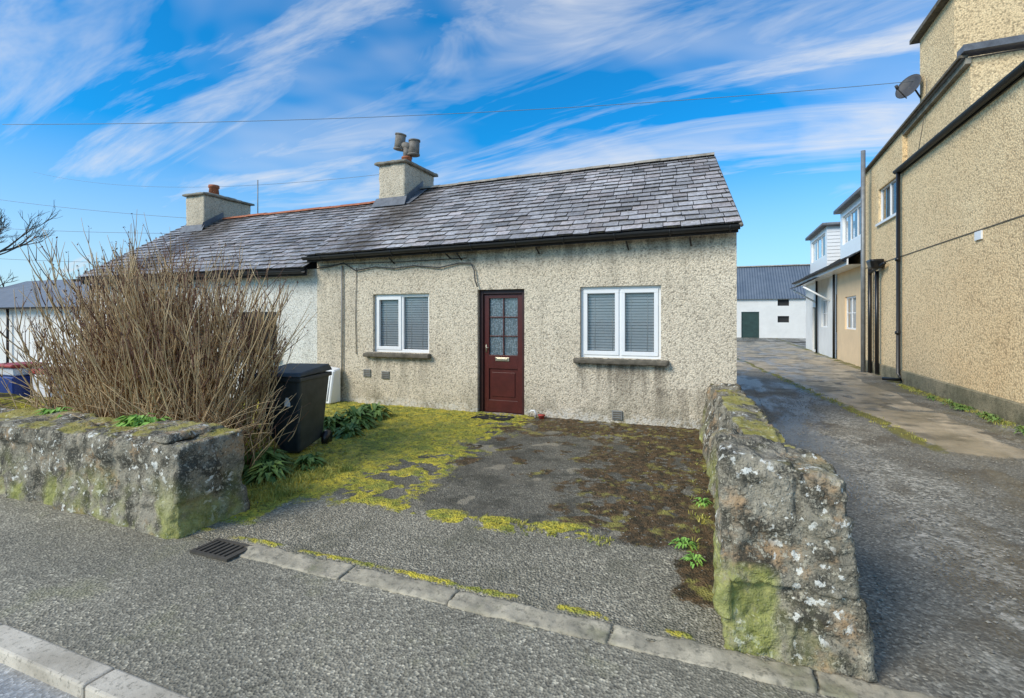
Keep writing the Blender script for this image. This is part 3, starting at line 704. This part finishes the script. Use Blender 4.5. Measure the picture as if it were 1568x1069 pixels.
mobj('tall_block',[(ux+.02,12.6,6.1),(12,12.6,6.1),(12,12.6,8.0),(ux+.02,12.6,8.0),(ux+.02,14.45,6.1),(ux+.02,14.45,8.0),(12,14.45,6.1),(12,14.45,8)],[(0,1,2,3),(0,3,5,4),(4,5,7,6),(3,2,7,5)],M['dash_yel'],Y_)
bar('tall_block_coping',(ux+.0,12.45,8.05),(ux+.0,14.62,8.05),.26,.09,M['sill'],Y_)
gutter('gutter',(wx-.09,15.35,5.24),(wx-.09,4.4,5.27),.08,M['gutter'],Y_)
bar('fascia',(wx-.015,15.3,5.24),(wx-.015,4.4,5.26),.03,.16,M['gutter'],Y_)
tubes('downpipe',[([(wx-.09,15.2,5.2),(wx-.09,15.2,.25),(wx-.09,15.0,.1),(wx-.35,15.4,.08)],.045),([(wx-.1,15.2,3.0),(wx-.1,15.2,3.08)],.06),([(wx-.1,15.2,1.2),(wx-.1,15.2,1.28)],.06)],M['black'],Y_)
tubes('soil_pipe',[([(wx-.25,17.75,.0),(wx-.25,17.75,6.5)],.06)],M['grey_metal'],Y_,10)
tubes('waste_pipes',[([(wx-.12,17.6,0),(wx-.12,17.6,3.1)],.05),([(wx-.12,16.9,.05),(wx-.12,16.9,2.9)],.05),([(wx-.12,17.6,2.9),(wx-.12,16.2,3.05)],.045),([(wx-.22,17.9,.1),(wx-.22,17.9,5.8)],.035)],M['black'],Y_)
rough_block('hopper',[(wx-.30,16.6,2.95),(wx-.04,16.6,2.95),(wx-.04,16.95,2.95),(wx-.30,16.95,2.95),(wx-.36,16.5,3.2),(wx-.04,16.5,3.2),(wx-.04,17.05,3.2),(wx-.36,17.05,3.2)],(4,4,4),.02,.0,1,M['black'],Y_,amp2=0)
bar('string_course',(wx-.006,4.5,3.12),(wx-.006,18.6,3.12),.012,.018,M['sill'],Y_)
box('wall_vent',wx-.03,wx-.002,11.1,11.35,2.95,3.1,M['upvc'],Y_,bevel=.004)
tubes('dish_cable',[([(ux-.02,13.9,6.9),(ux-.02,13.95,6.3),(wx-.02,14.1,5.3)],.008)],M['cable'],Y_,5)
S=empty('satellite_dish',(4.05,14.35,6.9))
vs=[];fs=[]; R=.27; ctr=V((4.10,14.35,6.9)); ax=V((-.62,-.55,.35)).normalized(); u=ax.cross(V((0,0,1))).normalized(); w_=u.cross(ax)
rings=6;seg=28
for r_ in range(rings+1):
    rr=R*r_/rings
    for s in range(seg):
        a=2*math.pi*s/seg
        vs.append(ctr+u*math.cos(a)*rr+w_*math.sin(a)*rr*1.1+ax*(.07*(r_/rings)**2))
for r_ in range(rings):
    for s in range(seg):
        fs.append((r_*seg+s,r_*seg+(s+1)%seg,(r_+1)*seg+(s+1)%seg,(r_+1)*seg+s))
o=mobj('reflector',vs,fs,M['dark_pl'],S,smooth=True); o.modifiers.new('s','SOLIDIFY').thickness=.012
tubes('arm',[([ctr-w_*.28,ctr-w_*.24+ax*.38],.014),([ctr-w_*.24+ax*.34,ctr-w_*.20+ax*.42],.035),([ctr,ctr+V((.12,.05,-.05)),ctr+V((.22,.05,-.25))],.02)],M['dark_pl'],S)

# ---------------------------------------------------------------- dormered cottages further down
Dm=empty('white_dormer_cottage',(6,24,0))
wall_x('lower_wall_peach',4.25,18.7,22.9,-.2,3.7,[(20.0,21.6,1.2,2.35)],M['peach'],Dm)
wall_x('lower_wall_white',4.22,22.9,30.2,-.2,3.7,[(24.6,26.0,1.2,2.4),(27.3,28.2,.1,2.1)],M['white_paint'],Dm)
window_x('window_a',4.3,20.0,21.6,1.2,2.35,Dm,2,True); window_x('window_b',4.28,24.6,26.0,1.2,2.4,Dm,2,True)
box('front_door',4.3,4.34,27.3,28.2,.1,2.1,M['green_door'],Dm)
mobj('end_wall',[(4.22,30.2,-.2),(12,30.2,-.2),(12,30.2,3.7),(8,30.2,6.0),(4.22,30.2,3.7)],[(0,1,2,3,4)],M['white_paint'],Dm)
slates('slates',(3.7,30.4,3.42),(3.7,18.7,3.42),(8.1,30.4,6.1),(8.1,18.7,6.1),18,.35,M['slate2'],Dm,5,.10,.2)
mobj('roof_deck',[(3.72,30.4,3.38),(3.72,18.7,3.38),(8.1,18.7,6.05),(8.1,30.4,6.05)],[(0,1,2,3)],M['under'],Dm)
gutter('gutter',(3.66,30.4,3.42),(3.66,18.7,3.42),.07,M['gutter'],Dm)
bar('fascia',(3.75,30.4,3.36),(3.75,18.7,3.36),.04,.2,M['upvc'],Dm)
mobj('soffit',[(3.75,18.7,3.27),(4.25,18.7,3.27),(4.25,30.4,3.27),(3.75,30.4,3.27)],[(0,3,2,1)],M['upvc'],Dm)
tubes('downpipes',[([(4.14,22.9,3.3),(4.14,22.9,0)],.045),([(4.14,26.6,3.3),(4.14,26.6,0)],.045)],M['gutter'],Dm)
def dormer(tag,y0,y1,z0,z1,x0,x1):
    wall_x(tag+'_front',x0,y0,y1,z0,z1,[(y0+.35,y1-.35,z0+.55,z1-.2)],M['upvc'],Dm)
    window_x(tag+'_window',x0+.06,y0+.35,y1-.35,z0+.55,z1-.2,Dm,3,False)
    vs=[];fs=[];z=z0
    while z<z1-.01:
        k=len(vs); zz=min(z1,z+.15)
        vs+=[(x0,y0-.02,z),(x1,y0-.02,z),(x1,y0,zz),(x0,y0,zz)]; fs.append((k,k+1,k+2,k+3)); z+=.15
    mobj(tag+'_cheek',vs,fs,M['upvc'],Dm)
    rough_block(tag+'_flat_roof',[(x0-.2,y0-.2,z1),(x1+1,y0-.2,z1),(x1+1,y1+.2,z1),(x0-.2,y1+.2,z1),(x0-.2,y0-.2,z1+.14),(x1+1,y0-.2,z1+.14),(x1+1,y1+.2,z1+.14),(x0-.2,y1+.2,z1+.14)],(4,4,2),.02,0,1,M['lead'],Dm,amp2=0)
dormer('dormer_a',19.0,22.6,3.75,5.55,4.3,6.6)
dormer('dormer_b',25.2,29.4,3.75,5.5,4.3,6.6)
slates('porch_slates',(3.15,27.2,2.95),(3.15,24.0,2.95),(4.2,27.2,3.5),(4.2,24.0,3.5),4,.3,M['slate2'],Dm,5,.10,.18)
mobj('porch_roof_deck',[(3.17,27.2,2.93),(3.17,24.0,2.93),(4.2,24.0,3.46),(4.2,27.2,3.46)],[(0,1,2,3)],M['under'],Dm)
tubes('porch_brackets',[([(3.25,24.1,2.9),(4.22,24.1,2.3)],.04),([(3.25,27.1,2.9),(4.22,27.1,2.3)],.04)],M['upvc'],Dm)
# ---------------------------------------------------------------- barn
Bn=empty('white_barn',(4,45,0))
wall_y('front_wall',-8,12,-.3,lambda x:3.15,45,[(1.75,3.05,-.1,2.1),(4.35,5.15,2.55,3.05),(4.35,5.15,1.25,1.75)],M['white_paint'],Bn,.2)
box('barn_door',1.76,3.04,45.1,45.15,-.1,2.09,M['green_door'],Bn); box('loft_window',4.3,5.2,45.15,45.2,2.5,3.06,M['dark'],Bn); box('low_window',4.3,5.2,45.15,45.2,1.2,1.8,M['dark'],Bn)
n=N('barn_roof_sheet'); wv=n.t.nodes.new('ShaderNodeTexWave'); wv.inputs['Scale'].default_value=1.6; n.t.links.new(n.co,wv.inputs[0])
M['barnroof']=n.fin(n.mix(n.ramp(n.noise(1.2,4,.6),[(.3,0),(.7,1)]),(.10,.13,.17),(.15,.18,.22)),.6,n.bump(wv.outputs[0],.8,.05))
mobj('roof',[(-8.3,44.8,3.1),(12.3,44.8,3.1),(12.3,48.5,6.0),(-8.3,48.5,6.0)],[(0,1,2,3)],M['barnroof'],Bn)
mobj('rear_roof',[(-8.3,48.5,6.0),(12.3,48.5,6.0),(12.3,52.2,3.1),(-8.3,52.2,3.1)],[(0,1,2,3)],M['barnroof'],Bn)
sheet('yard_concrete',-8,12,38,45,.03,M['drive'])
ridge('ridge_tiles',(-8.3,48.5,6.0),(12.3,48.5,6.0),M['ridge'],Bn,1.2,.12)

# ---------------------------------------------------------------- garden walls
rough_block('stone_boundary_wall',[(-.30,7.45,-.1),(.06,3.0,-.1),(.62,3.0,-.1),(.34,7.45,-.1),(-.10,7.45,.72),(.20,3.0,.86),(.50,3.0,.84),(.22,7.45,.70)],(150,20,30),.03,.045,3,M['stone'],None,2.6,.012,.5)
rough_block('stone_gate_pier',[(-.0,2.63,-.1),(.66,2.66,-.1),(.66,3.20,-.1),(-.03,3.20,-.1),(.0,2.68,.97),(.55,2.72,.87),(.52,3.20,.87),(.0,3.20,.97)],(60,50,84),.045,.035,5,M['stone_p'],None,3.4,.012,.55)
rough_block('stone_front_wall',[(-14,2.72,-.1),(-3.60,2.50,-.1),(-3.56,3.12,-.1),(-14,3.25,-.1),(-14,2.82,.50),(-3.66,2.56,.66),(-3.62,3.10,.70),(-14,3.2,.5)],(380,22,30),.03,.04,9,M['stone'],None,2.4,.012,.5)
rough_block('coping_slab',[(-4.55,2.60,.62),(-3.80,2.58,.665),(-3.78,3.08,.68),(-4.60,3.12,.64),(-4.52,2.62,.675),(-3.84,2.60,.71),(-3.82,3.05,.73),(-4.56,3.08,.70)],(30,18,4),.015,.015,2,M['stone'],None,3)
gridsheet('raised_bed',-14,-4.25,3.02,4.5,200,40,lambda x,y,m:(.50+.04*nz(x,y,0,2)+.03*nz(x,y,0,7))*sm(4.45,4.1,y+.2*nz(x,y,1,2))*sm(-4.35,-4.75,x+.15*nz(x,y,3,3))+.02,M['soil'])
sheet('side_yard_ground',-60,-8.1,2.6,60,-.02,M['pave'])

G=empty('drain_grate',(-3.15,2.5,0))
multibox('bars',[(-3.30+.045*k,-3.275+.045*k,2.44,2.60,.006,.018) for k in range(7)],M['bark'],G,bevel=.003)
multibox('rim',[(-3.33,-2.98,2.41,2.435,.004,.02),(-3.33,-2.98,2.605,2.63,.004,.02),(-3.33,-3.305,2.436,2.604,.004,.02),(-3.005,-2.98,2.436,2.604,.004,.02)],M['bark'],G)

# ---------------------------------------------------------------- wheelie bin
BP=V((-4.70,4.72,.02))
W=empty('wheelie_bin',BP)
RZ=Matrix.Rotation(math.radians(14),4,'Z')
def wb(verts,faces,name,mat,bevel=.02):
    vs=[(RZ@V(v))+BP for v in verts]
    o=mobj(name,vs,faces,mat,W)
    if bevel: m=o.modifiers.new('b','BEVEL'); m.width=bevel; m.segments=3
    return o
n=N('bin_plastic'); M['bin']=n.fin(n.mix(n.ramp(n.noise(5,4,.7),[(.35,0),(.7,1)]),(.012,.020,.025),(.045,.055,.056)),.5,n.bump(n.noise(60,3),.1,.003))
f6=[(0,3,2,1),(4,5,6,7),(0,1,5,4),(1,2,6,5),(2,3,7,6),(3,0,4,7)]
wb([(-.22,-.28,.03),(.22,-.28,.03),(.22,.26,.10),(-.22,.26,.10),(-.275,-.36,.90),(.275,-.36,.90),(.275,.34,.90),(-.275,.34,.90)],f6,'body',M['bin'],.035)
wb([(-.295,-.385,.86),(.295,-.385,.86),(.295,.35,.86),(-.295,.35,.86),(-.295,-.385,.91),(.295,-.385,.91),(.295,.35,.91),(-.295,.35,.91)],f6,'rim',M['bin'],.01)
wb([(-.30,-.40,.915),(.30,-.40,.915),(.30,.36,.93),(-.30,.36,.93),(-.27,-.34,.96),(.27,-.34,.96),(.27,.32,1.01),(-.27,.32,1.01)],f6,'lid',M['bin'],.015)
def wbt(lines,name,mat):
    ll=[([(RZ@V(p))+BP for p in pts],r) for pts,r in lines]; tubes(name,ll,mat,W,14)
wbt([([(-.2,.42,.96),(.2,.42,.96)],.016),([(-.2,.36,.93),(-.2,.42,.96)],.02),([(.2,.36,.93),(.2,.42,.96)],.02)],'handle',M['bin'])
wbt([([(-.29,.27,.09),(-.24,.27,.09)],.1),([(.24,.27,.09),(.29,.27,.09)],.1)],'wheels',M['black'])
wb([(.08,-.345,.58),(.15,-.345,.58),(.15,-.347,.62),(.13,-.353,.68),(.10,-.353,.68),(.08,-.347,.62)],[(0,1,2,3,4,5)],'sticker',M['upvc'],0)
RB=empty('recycling_trolley',(-11,6,0))
def tbox(name,cx,cy,z0,z1,w,dp,mat,tp=.85):
    vs=[(cx-w*tp/2,cy-dp*tp/2,z0),(cx+w*tp/2,cy-dp*tp/2,z0),(cx+w*tp/2,cy+dp*tp/2,z0),(cx-w*tp/2,cy+dp*tp/2,z0),(cx-w/2,cy-dp/2,z1),(cx+w/2,cy-dp/2,z1),(cx+w/2,cy+dp/2,z1),(cx-w/2,cy+dp/2,z1)]
    o=mobj(name,vs,f6,mat,RB); m=o.modifiers.new('b','BEVEL'); m.width=.02; return o
tbox('blue_box',-11.75,5.3,.0,.56,.6,.5,M['blue']); tbox('red_lid',-11.75,5.3,.72,.78,.66,.56,M['red'],1); tbox('white_crate',-11.75,5.3,.57,.71,.56,.46,M['upvc'])
tbox('white_box',-11.05,5.5,.0,.60,.6,.5,M['upvc']); tbox('red_box',-11.05,5.5,.61,.69,.64,.54,M['red'],1)

# ---------------------------------------------------------------- vegetation
rnd=random.Random(21)
def stem(p,dirv,L,r,seg=6,curl=.15,up=.1):
    pts=[V(p)];d_=V(dirv).normalized()
    for i in range(seg):
        d_=(d_+V((rnd.uniform(-curl,curl),rnd.uniform(-curl,curl),rnd.uniform(-curl,curl)+up))).normalized()
        pts.append(pts[-1]+d_*L/seg)
    return pts,[r*(1-.7*i/seg) for i in range(seg+1)]
lines=[];dark=[]
BX=-5.72
for i in range(980):
    bx=BX+rnd.gauss(0,.66); by=3.80+rnd.gauss(0,.22)
    bx=max(-7.3,min(-4.65,bx))
    dx=(bx-BX)*.34+rnd.gauss(0,.21)-.03; dy=rnd.gauss(0,.22)
    L=rnd.uniform(.8,2.02)*(1-.19*abs(bx-BX))
    pts,rad=stem((bx,by,.45),(dx,dy,1),L,rnd.uniform(.006,.012),7,.09,.03)
    lines.append((pts,rad))
    for b in range(rnd.randint(2,4)):
        k=rnd.randint(2,6); q=pts[k]
        dd=(pts[k]-pts[k-1]).normalized()+V((rnd.uniform(-.6,.6),rnd.uniform(-.6,.6),rnd.uniform(0,.4)))
        p2,r2=stem(q,dd,L*rnd.uniform(.16,.36),.006,4,.12,.08)
        (lines if rnd.random()<.7 else dark).append((p2,r2))
        p3,r3=stem(p2[2],(p2[3]-p2[2]).normalized()+V((rnd.uniform(-.7,.7),rnd.uniform(-.7,.7),.3)),L*.12,.0045,3,.1,.1)
        dark.append((p3,r3))
for i in range(520):
    bx=rnd.uniform(-7.3,-4.3); by=3.65+rnd.gauss(0,.25)
    pts,rad=stem((bx,by,.42),(rnd.uniform(-1,1),rnd.uniform(-.6,.6),rnd.uniform(.2,.9)),rnd.uniform(.35,.95),.0065,6,.16,-.03)
    lines.append((pts,rad))
for i in range(110):   # arching twigs in front of the bin
    bx=rnd.uniform(-4.9,-4.2); by=3.7+rnd.gauss(0,.2)
    pts,rad=stem((bx,by,rnd.uniform(.1,.4)),(rnd.uniform(-.3,.6),rnd.uniform(-.3,.4),rnd.uniform(.5,1)),rnd.uniform(.4,.9),.006,6,.16,-.02)
    (lines if rnd.random()<.6 else dark).append((pts,rad))
BU=empty('bare_shrub',(BX,3.80,.45))
tubes('stems',lines,M['twig'],BU,4); tubes('twig_tips',dark,M['twigd'],BU,3)
vs=[];fs=[]
for pts,r in dark:
    for _ in range(2):
        p=pts[-1]+V((rnd.gauss(0,.008),rnd.gauss(0,.008),rnd.gauss(0,.012))); s=rnd.uniform(.008,.016); k=len(vs)
        a=V((rnd.gauss(0,1),rnd.gauss(0,1),rnd.gauss(0,1))).normalized()*s; b=a.cross(V((0,.3,1))).normalized()*s*.6
        vs+=[p-a,p+b,p+a,p-b]; fs.append((k,k+1,k+2,k+3))
mobj('buds',vs,fs,M['twigd'],BU)

def blades(name,spots,mat,parent=None):
    vs=[];fs=[]
    for (x,y,z,h,r,c) in spots:
        for _ in range(c):
            a=rnd.uniform(0,6.283); q=rnd.random()**.5*r; p=V((x+math.cos(a)*q,y+math.sin(a)*q,z))
            b=rnd.uniform(0,6.283); w=V((math.cos(b),math.sin(b),0))*rnd.uniform(.0022,.005)
            ln=V((rnd.gauss(0,.35),rnd.gauss(0,.35),1)).normalized(); hh=h*rnd.uniform(.5,1.15); dr=V((ln.x,ln.y,-.15))
            k=len(vs); m1=p+ln*hh*.55; t1=p+ln*hh*.85+dr*hh*.5
            vs+=[p-w,p+w,m1+w*.8,m1-w*.8,t1]; fs+=[(k,k+1,k+2,k+3),(k+3,k+2,k+4)]
    return mobj(name,vs,fs,mat,parent)
spots=[]
for _ in range(5200):
    x=rnd.uniform(-6.8,.0); y=rnd.uniform(2.75,7.45); m=fmask(x,y)
    if m[0]>.6 and rnd.random()<(.5 if x<-3.4 else .16): spots.append((x,y,fz(x,y,m)-.004,rnd.uniform(.012,.032)*(1.6 if x<-3.8 else 1),.03,8))
    elif m[1]>.6 and rnd.random()<.03: spots.append((x,y,fz(x,y,m)-.004,rnd.uniform(.02,.035),.02,6))
for _ in range(300):
    x=rnd.uniform(-4.5,-3.5); y=rnd.uniform(3.15,4.3); spots.append((x,y,.03,rnd.uniform(.05,.11),.05,12))
for _ in range(60): spots.append((rnd.uniform(-1.75,-.7),3.62+rnd.gauss(0,.05),.02,.035,.03,9))
for _ in range(90): spots.append((rnd.uniform(-14,-4.6),rnd.uniform(3.05,3.5),.5,.07,.04,10))
for _ in range(130):
    y=rnd.uniform(8,17); spots.append((2.42-(y-8)*.125+rnd.gauss(0,.06),y,.02,.05,.05,9))
for _ in range(200):
    y=rnd.uniform(8.3,14.5); spots.append((4.05-abs(rnd.gauss(0,.10)),y,.02,rnd.uniform(.03,.08),.05,9))
for _ in range(30):
    spots.append((-.14+rnd.gauss(0,.05),rnd.uniform(3.5,7.2),.03,.06,.03,8))
blades('grass',spots,M['grass'])
def leafclump(name,cs,mat,parent=None):
    vs=[];fs=[]
    for (x,y,z,R,H,n_,s) in cs:
        for _ in range(n_):
            a=rnd.uniform(0,6.283); t=rnd.random(); out=V((math.cos(a),math.sin(a),0))
            base=V((x,y,z))+out*R*t*.45; L=s*rnd.uniform(.7,1.3)
            rise=H*(1-.6*t)*rnd.uniform(.5,1)
            p0=base+V((0,0,rise*.35)); p1=p0+out*L*.5+V((0,0,L*.55*(1.1-t))); p2=p1+out*L*.55-V((0,0,L*.12+L*.3*t))
            w=out.cross(V((0,0,1)))*L*.17; k=len(vs)
            up=V((0,0,L*.04))
            vs+=[p0,p1+w+up,p1-w+up,p2,p1]; fs+=[(k,k+4,k+1),(k,k+2,k+4),(k+1,k+4,k+3),(k+4,k+2,k+3)]
    return mobj(name,vs,fs,mat,parent)
leafclump('broadleaf_weed',[(-4.85,3.02,.58,.20,.20,120,.13),(-4.62,3.02,.60,.16,.15,80,.11)],M['leaf'])
leafclump('broadleaf_weed.001',[(-6.15,3.04,.56,.17,.17,120,.13),(-5.95,3.04,.56,.13,.12,60,.11)],M['leaf'])
leafclump('broadleaf_weed.002',[(-5.5,3.1,.52,.1,.07,50,.07),(-6.7,3.15,.52,.10,.07,50,.07)],M['leaf'])
leafclump('foxglove_clump',[(-4.75,5.9,.04,.28,.45,190,.20),(-4.95,5.6,.04,.25,.35,140,.18),(-4.5,5.45,.03,.2,.2,80,.16),(-4.9,6.5,.03,.3,.45,120,.2)],M['leafd'])
leafclump('foxglove_clump.001',[(-4.35,3.95,.04,.26,.30,170,.18),(-4.05,3.75,.03,.24,.20,140,.15),(-4.0,4.2,.03,.18,.15,100,.13),(-4.5,3.5,.05,.2,.3,110,.16)],M['leafd'])
leafclump('broadleaf_weed.003',[(-.22,3.72,.03,.12,.05,60,.05),(-.14,3.5,.03,.08,.05,40,.05),(-.12,4.6,.04,.08,.05,40,.05)],M['leaf'])
leafclump('verge_weeds',[(3.98-rnd.random()*.15,rnd.uniform(8.5,12.5),.03,.12,.08,30,.08) for _ in range(12)],M['leafd'])
vs=[];fs=[]
def stone(p,s):
    k=len(vs); 
    for q in ((1,0,0),(-1,0,0),(0,1,0),(0,-1,0),(0,0,.7),(0,0,-.5)):
        vs.append(V(p)+V((q[0]*s*rnd.uniform(.7,1.3),q[1]*s*rnd.uniform(.7,1.3),q[2]*s*rnd.uniform(.7,1.2))))
    for a,b,c in ((0,2,4),(2,1,4),(1,3,4),(3,0,4),(2,0,5),(1,2,5),(3,1,5),(0,3,5)): fs.append((k+a,k+b,k+c))
for _ in range(2200):
    x=rnd.uniform(-4.5,0); y=rnd.uniform(2.7,7.4); m=fmask(x,y)
    if m[1]>.3 or rnd.random()<.25: stone((x,y,fz(x,y,m)+.002),rnd.uniform(.003,.009))
for _ in range(4200):
    y=rnd.uniform(3,13); x=rnd.choice((1.6,1.6,3.4))+rnd.gauss(0,.6); stone((max(.75,min(4.1,x)),y,.012),rnd.uniform(.004,.013))
for _ in range(400): stone((rnd.uniform(-5,1),rnd.uniform(1.5,2.5),.004),rnd.uniform(.002,.005))
mobj('gravel',vs,fs,plain('gravel_stone',(.40,.37,.31),.9,.3,40,.0,c2=(.10,.09,.07)))

def tree(name,p,h,seed,spread=.55,depth=6):
    r_=random.Random(seed); out=[]
    def rec(p,d,L,r,k):
        pts=[p];dd=d
        for i in range(4):
            dd=(dd+V((r_.gauss(0,.12),r_.gauss(0,.12),r_.gauss(0,.08)+.03))).normalized(); pts.append(pts[-1]+dd*L/4)
        out.append((pts,[r*(1-.35*i/4) for i in range(5)]))
        if k<=0: return
        for b in range(3 if k>1 else 4):
            q=pts[r_.randint(2,4)]; nd=(dd+V((r_.uniform(-1,1),r_.uniform(-1,1),r_.uniform(-.3,.6)))*spread*1.3).normalized()
            rec(q,nd,L*r_.uniform(.6,.8),r*.6,k-1)
    rec(V(p),V((0,0,1)),h*.32,h*.02,depth)
    v,f=tubedata(out,4); return mobj(name,v,f,M['bark'],None,smooth=True)
tree('bare_tree',(-27.9,10.5,-.1),7.5,4)
tree('bare_tree.001',(-34,20,-.1),6,8,.6,5)
tree('bare_tree.002',(-47,36,-.1),7,12,.6,5)
vs=[];fs=[];nxx=160
for i in range(nxx+1):
    a=math.radians(118+50*i/nxx); R=75
    for j,zf in enumerate((0,.4,.8,1)):
        zz=(3.6+1.6*nz(i*.11,0)+1.0*nz(i*.5,3))*zf
        vs.append((math.cos(a)*(R+j*3),math.sin(a)*(R+j*3),zz))
for i in range(nxx):
    for j in range(3): k=i*4+j; fs.append((k,k+4,k+5,k+1))
mobj('distant_hill',vs,fs,M['field'],None,smooth=True)
tl=[]
for i in range(900):
    a=math.radians(rnd.uniform(118,168)); R=rnd.uniform(64,72); p=V((math.cos(a)*R,math.sin(a)*R,0))
    pts,rad=stem(p+V((0,0,rnd.uniform(1,3))),(rnd.gauss(0,.5),rnd.gauss(0,.5),1),rnd.uniform(1.5,3.2),.09,3,.2,.05); tl.append((pts,rad))
tubes('distant_trees',tl,M['bark'],None,3)

# ---------------------------------------------------------------- overhead wires
def wire(name,a,b,sag,r=.010):
    a,b=V(a),V(b); pts=[]
    for i in range(33):
        t=i/32; p=a.lerp(b,t); p.z-=sag*4*t*(1-t); pts.append(p)
    tube(name,pts,r,M['wire2'],None,5)
wire('overhead_cable',(4.3,14.4,7.05),(-15.6,6.7,6.15),.25,.007)
wire('overhead_cable.001',(-13.7,10,4.4),(-26,8,6.2),.15,.006)
wire('overhead_cable.002',(-13.7,9.5,3.9),(-26,8,4.9),.1,.006)
wire('overhead_cable.003',(-13.7,8.5,3.0),(-26,7.5,3.9),.1,.006)
wire('overhead_cable.004',(-6.9,9.8,4.9),(-30,14,8.5),.5,.005)

# ---------------------------------------------------------------- world
w=bpy.data.worlds.new('World'); sc.world=w; w.use_nodes=True
t=w.node_tree; t.nodes.clear()
out=t.nodes.new('ShaderNodeOutputWorld'); bg=t.nodes.new('ShaderNodeBackground'); t.links.new(bg.outputs[0],out.inputs[0])
sky=t.nodes.new('ShaderNodeTexSky'); sky.sky_type='NISHITA'; sky.sun_disc=False
sdir=V((-.50,-.66,.60)).normalized()
sky.sun_elevation=math.asin(sdir.z); sky.sun_rotation=math.atan2(sdir.x,sdir.y)%(2*math.pi)
sky.air_density=1.0; sky.dust_density=.4; sky.ozone_density=2.0
bg.inputs[1].default_value=.15
tc=t.nodes.new('ShaderNodeTexCoord'); sx=t.nodes.new('ShaderNodeSeparateXYZ'); t.links.new(tc.outputs['Generated'],sx.inputs[0])
def mth(op,a,b=0,cl=False):
    n_=t.nodes.new('ShaderNodeMath'); n_.operation=op; n_.use_clamp=cl
    for s,v_ in ((n_.inputs[0],a),(n_.inputs[1],b)):
        if isinstance(v_,(int,float)): s.default_value=v_
        else: t.links.new(v_,s)
    return n_.outputs[0]
zc=mth('ADD',mth('MAXIMUM',sx.outputs[2],0),.22)
cx=t.nodes.new('ShaderNodeCombineXYZ'); t.links.new(mth('DIVIDE',sx.outputs[0],zc),cx.inputs[0]); t.links.new(mth('DIVIDE',sx.outputs[1],zc),cx.inputs[1])
def wn(scale,det,ro,ms,rot,dist,loc=(0,0,0)):
    mp=t.nodes.new('ShaderNodeMapping'); mp.inputs['Scale'].default_value=ms; mp.inputs['Rotation'].default_value=(0,0,rot); mp.inputs['Location'].default_value=loc; t.links.new(cx.outputs[0],mp.inputs[0])
    n_=t.nodes.new('ShaderNodeTexNoise'); n_.inputs['Scale'].default_value=scale; n_.inputs['Detail'].default_value=det; n_.inputs['Roughness'].default_value=ro; n_.inputs['Distortion'].default_value=dist
    t.links.new(mp.outputs[0],n_.inputs['Vector']); return n_.outputs[0]
def wr(f,stops):
    n_=t.nodes.new('ShaderNodeValToRGB'); e=n_.color_ramp.elements
    while len(e)<len(stops): e.new(.5)
    for i,(p,c) in enumerate(stops): e[i].position=p; e[i].color=(c,c,c,1)
    t.links.new(f,n_.inputs[0]); return n_.outputs[0]
big=wn(.75,4,.55,(1,1.4,1),math.radians(-5),.5,(3,1,0))
wisp=wn(1.4,6,.62,(.6,2.1,1),math.radians(-4),1.1,(2.2,5,0))
cl=mth('ADD',mth('MULTIPLY',wr(big,[(.47,0),(.74,1)]),.7),mth('MULTIPLY',wr(wisp,[(.47,0),(.74,1)]),.75),True)
hz=wr(sx.outputs[2],[(0,.75),(.10,.5),(.30,0)])
cl=mth('MAXIMUM',cl,hz)
def wmix(f,a,b,mode='MIX'):
    n_=t.nodes.new('ShaderNodeMix'); n_.data_type='RGBA'; n_.blend_type=mode
    for s,v_ in ((n_.inputs[0],f),(n_.inputs[6],a),(n_.inputs[7],b)):
        if isinstance(v_,bpy.types.NodeSocket): t.links.new(v_,s)
        else: s.default_value=v_ if not isinstance(v_,tuple) else (*v_,1)
    return n_.outputs[2]
tint=wmix(1.0,sky.outputs[0],(.06,.88,1.38),'MULTIPLY')
c=wmix(cl,tint,(5.4,5.6,5.9))
t.links.new(c,bg.inputs[0])
L=bpy.data.lights.new('sun','SUN'); L.energy=3.5; L.angle=math.radians(26); L.color=(1,.92,.79)
lo=bpy.data.objects.new('sun',L); lo.rotation_euler=(-sdir).to_track_quat('-Z','Y').to_euler(); lo.location=(-8,-10,12); link(lo)

# ---------------------------------------------------------------- camera
cam=bpy.data.cameras.new('camera'); cam.sensor_width=36; cam.lens=18; cam.shift_y=-.0303; cam.clip_end=2000
co=bpy.data.objects.new('camera',cam); co.location=(0,0,1.6); co.rotation_euler=(math.radians(90),0,math.radians(21.9)); link(co)
sc.camera=co
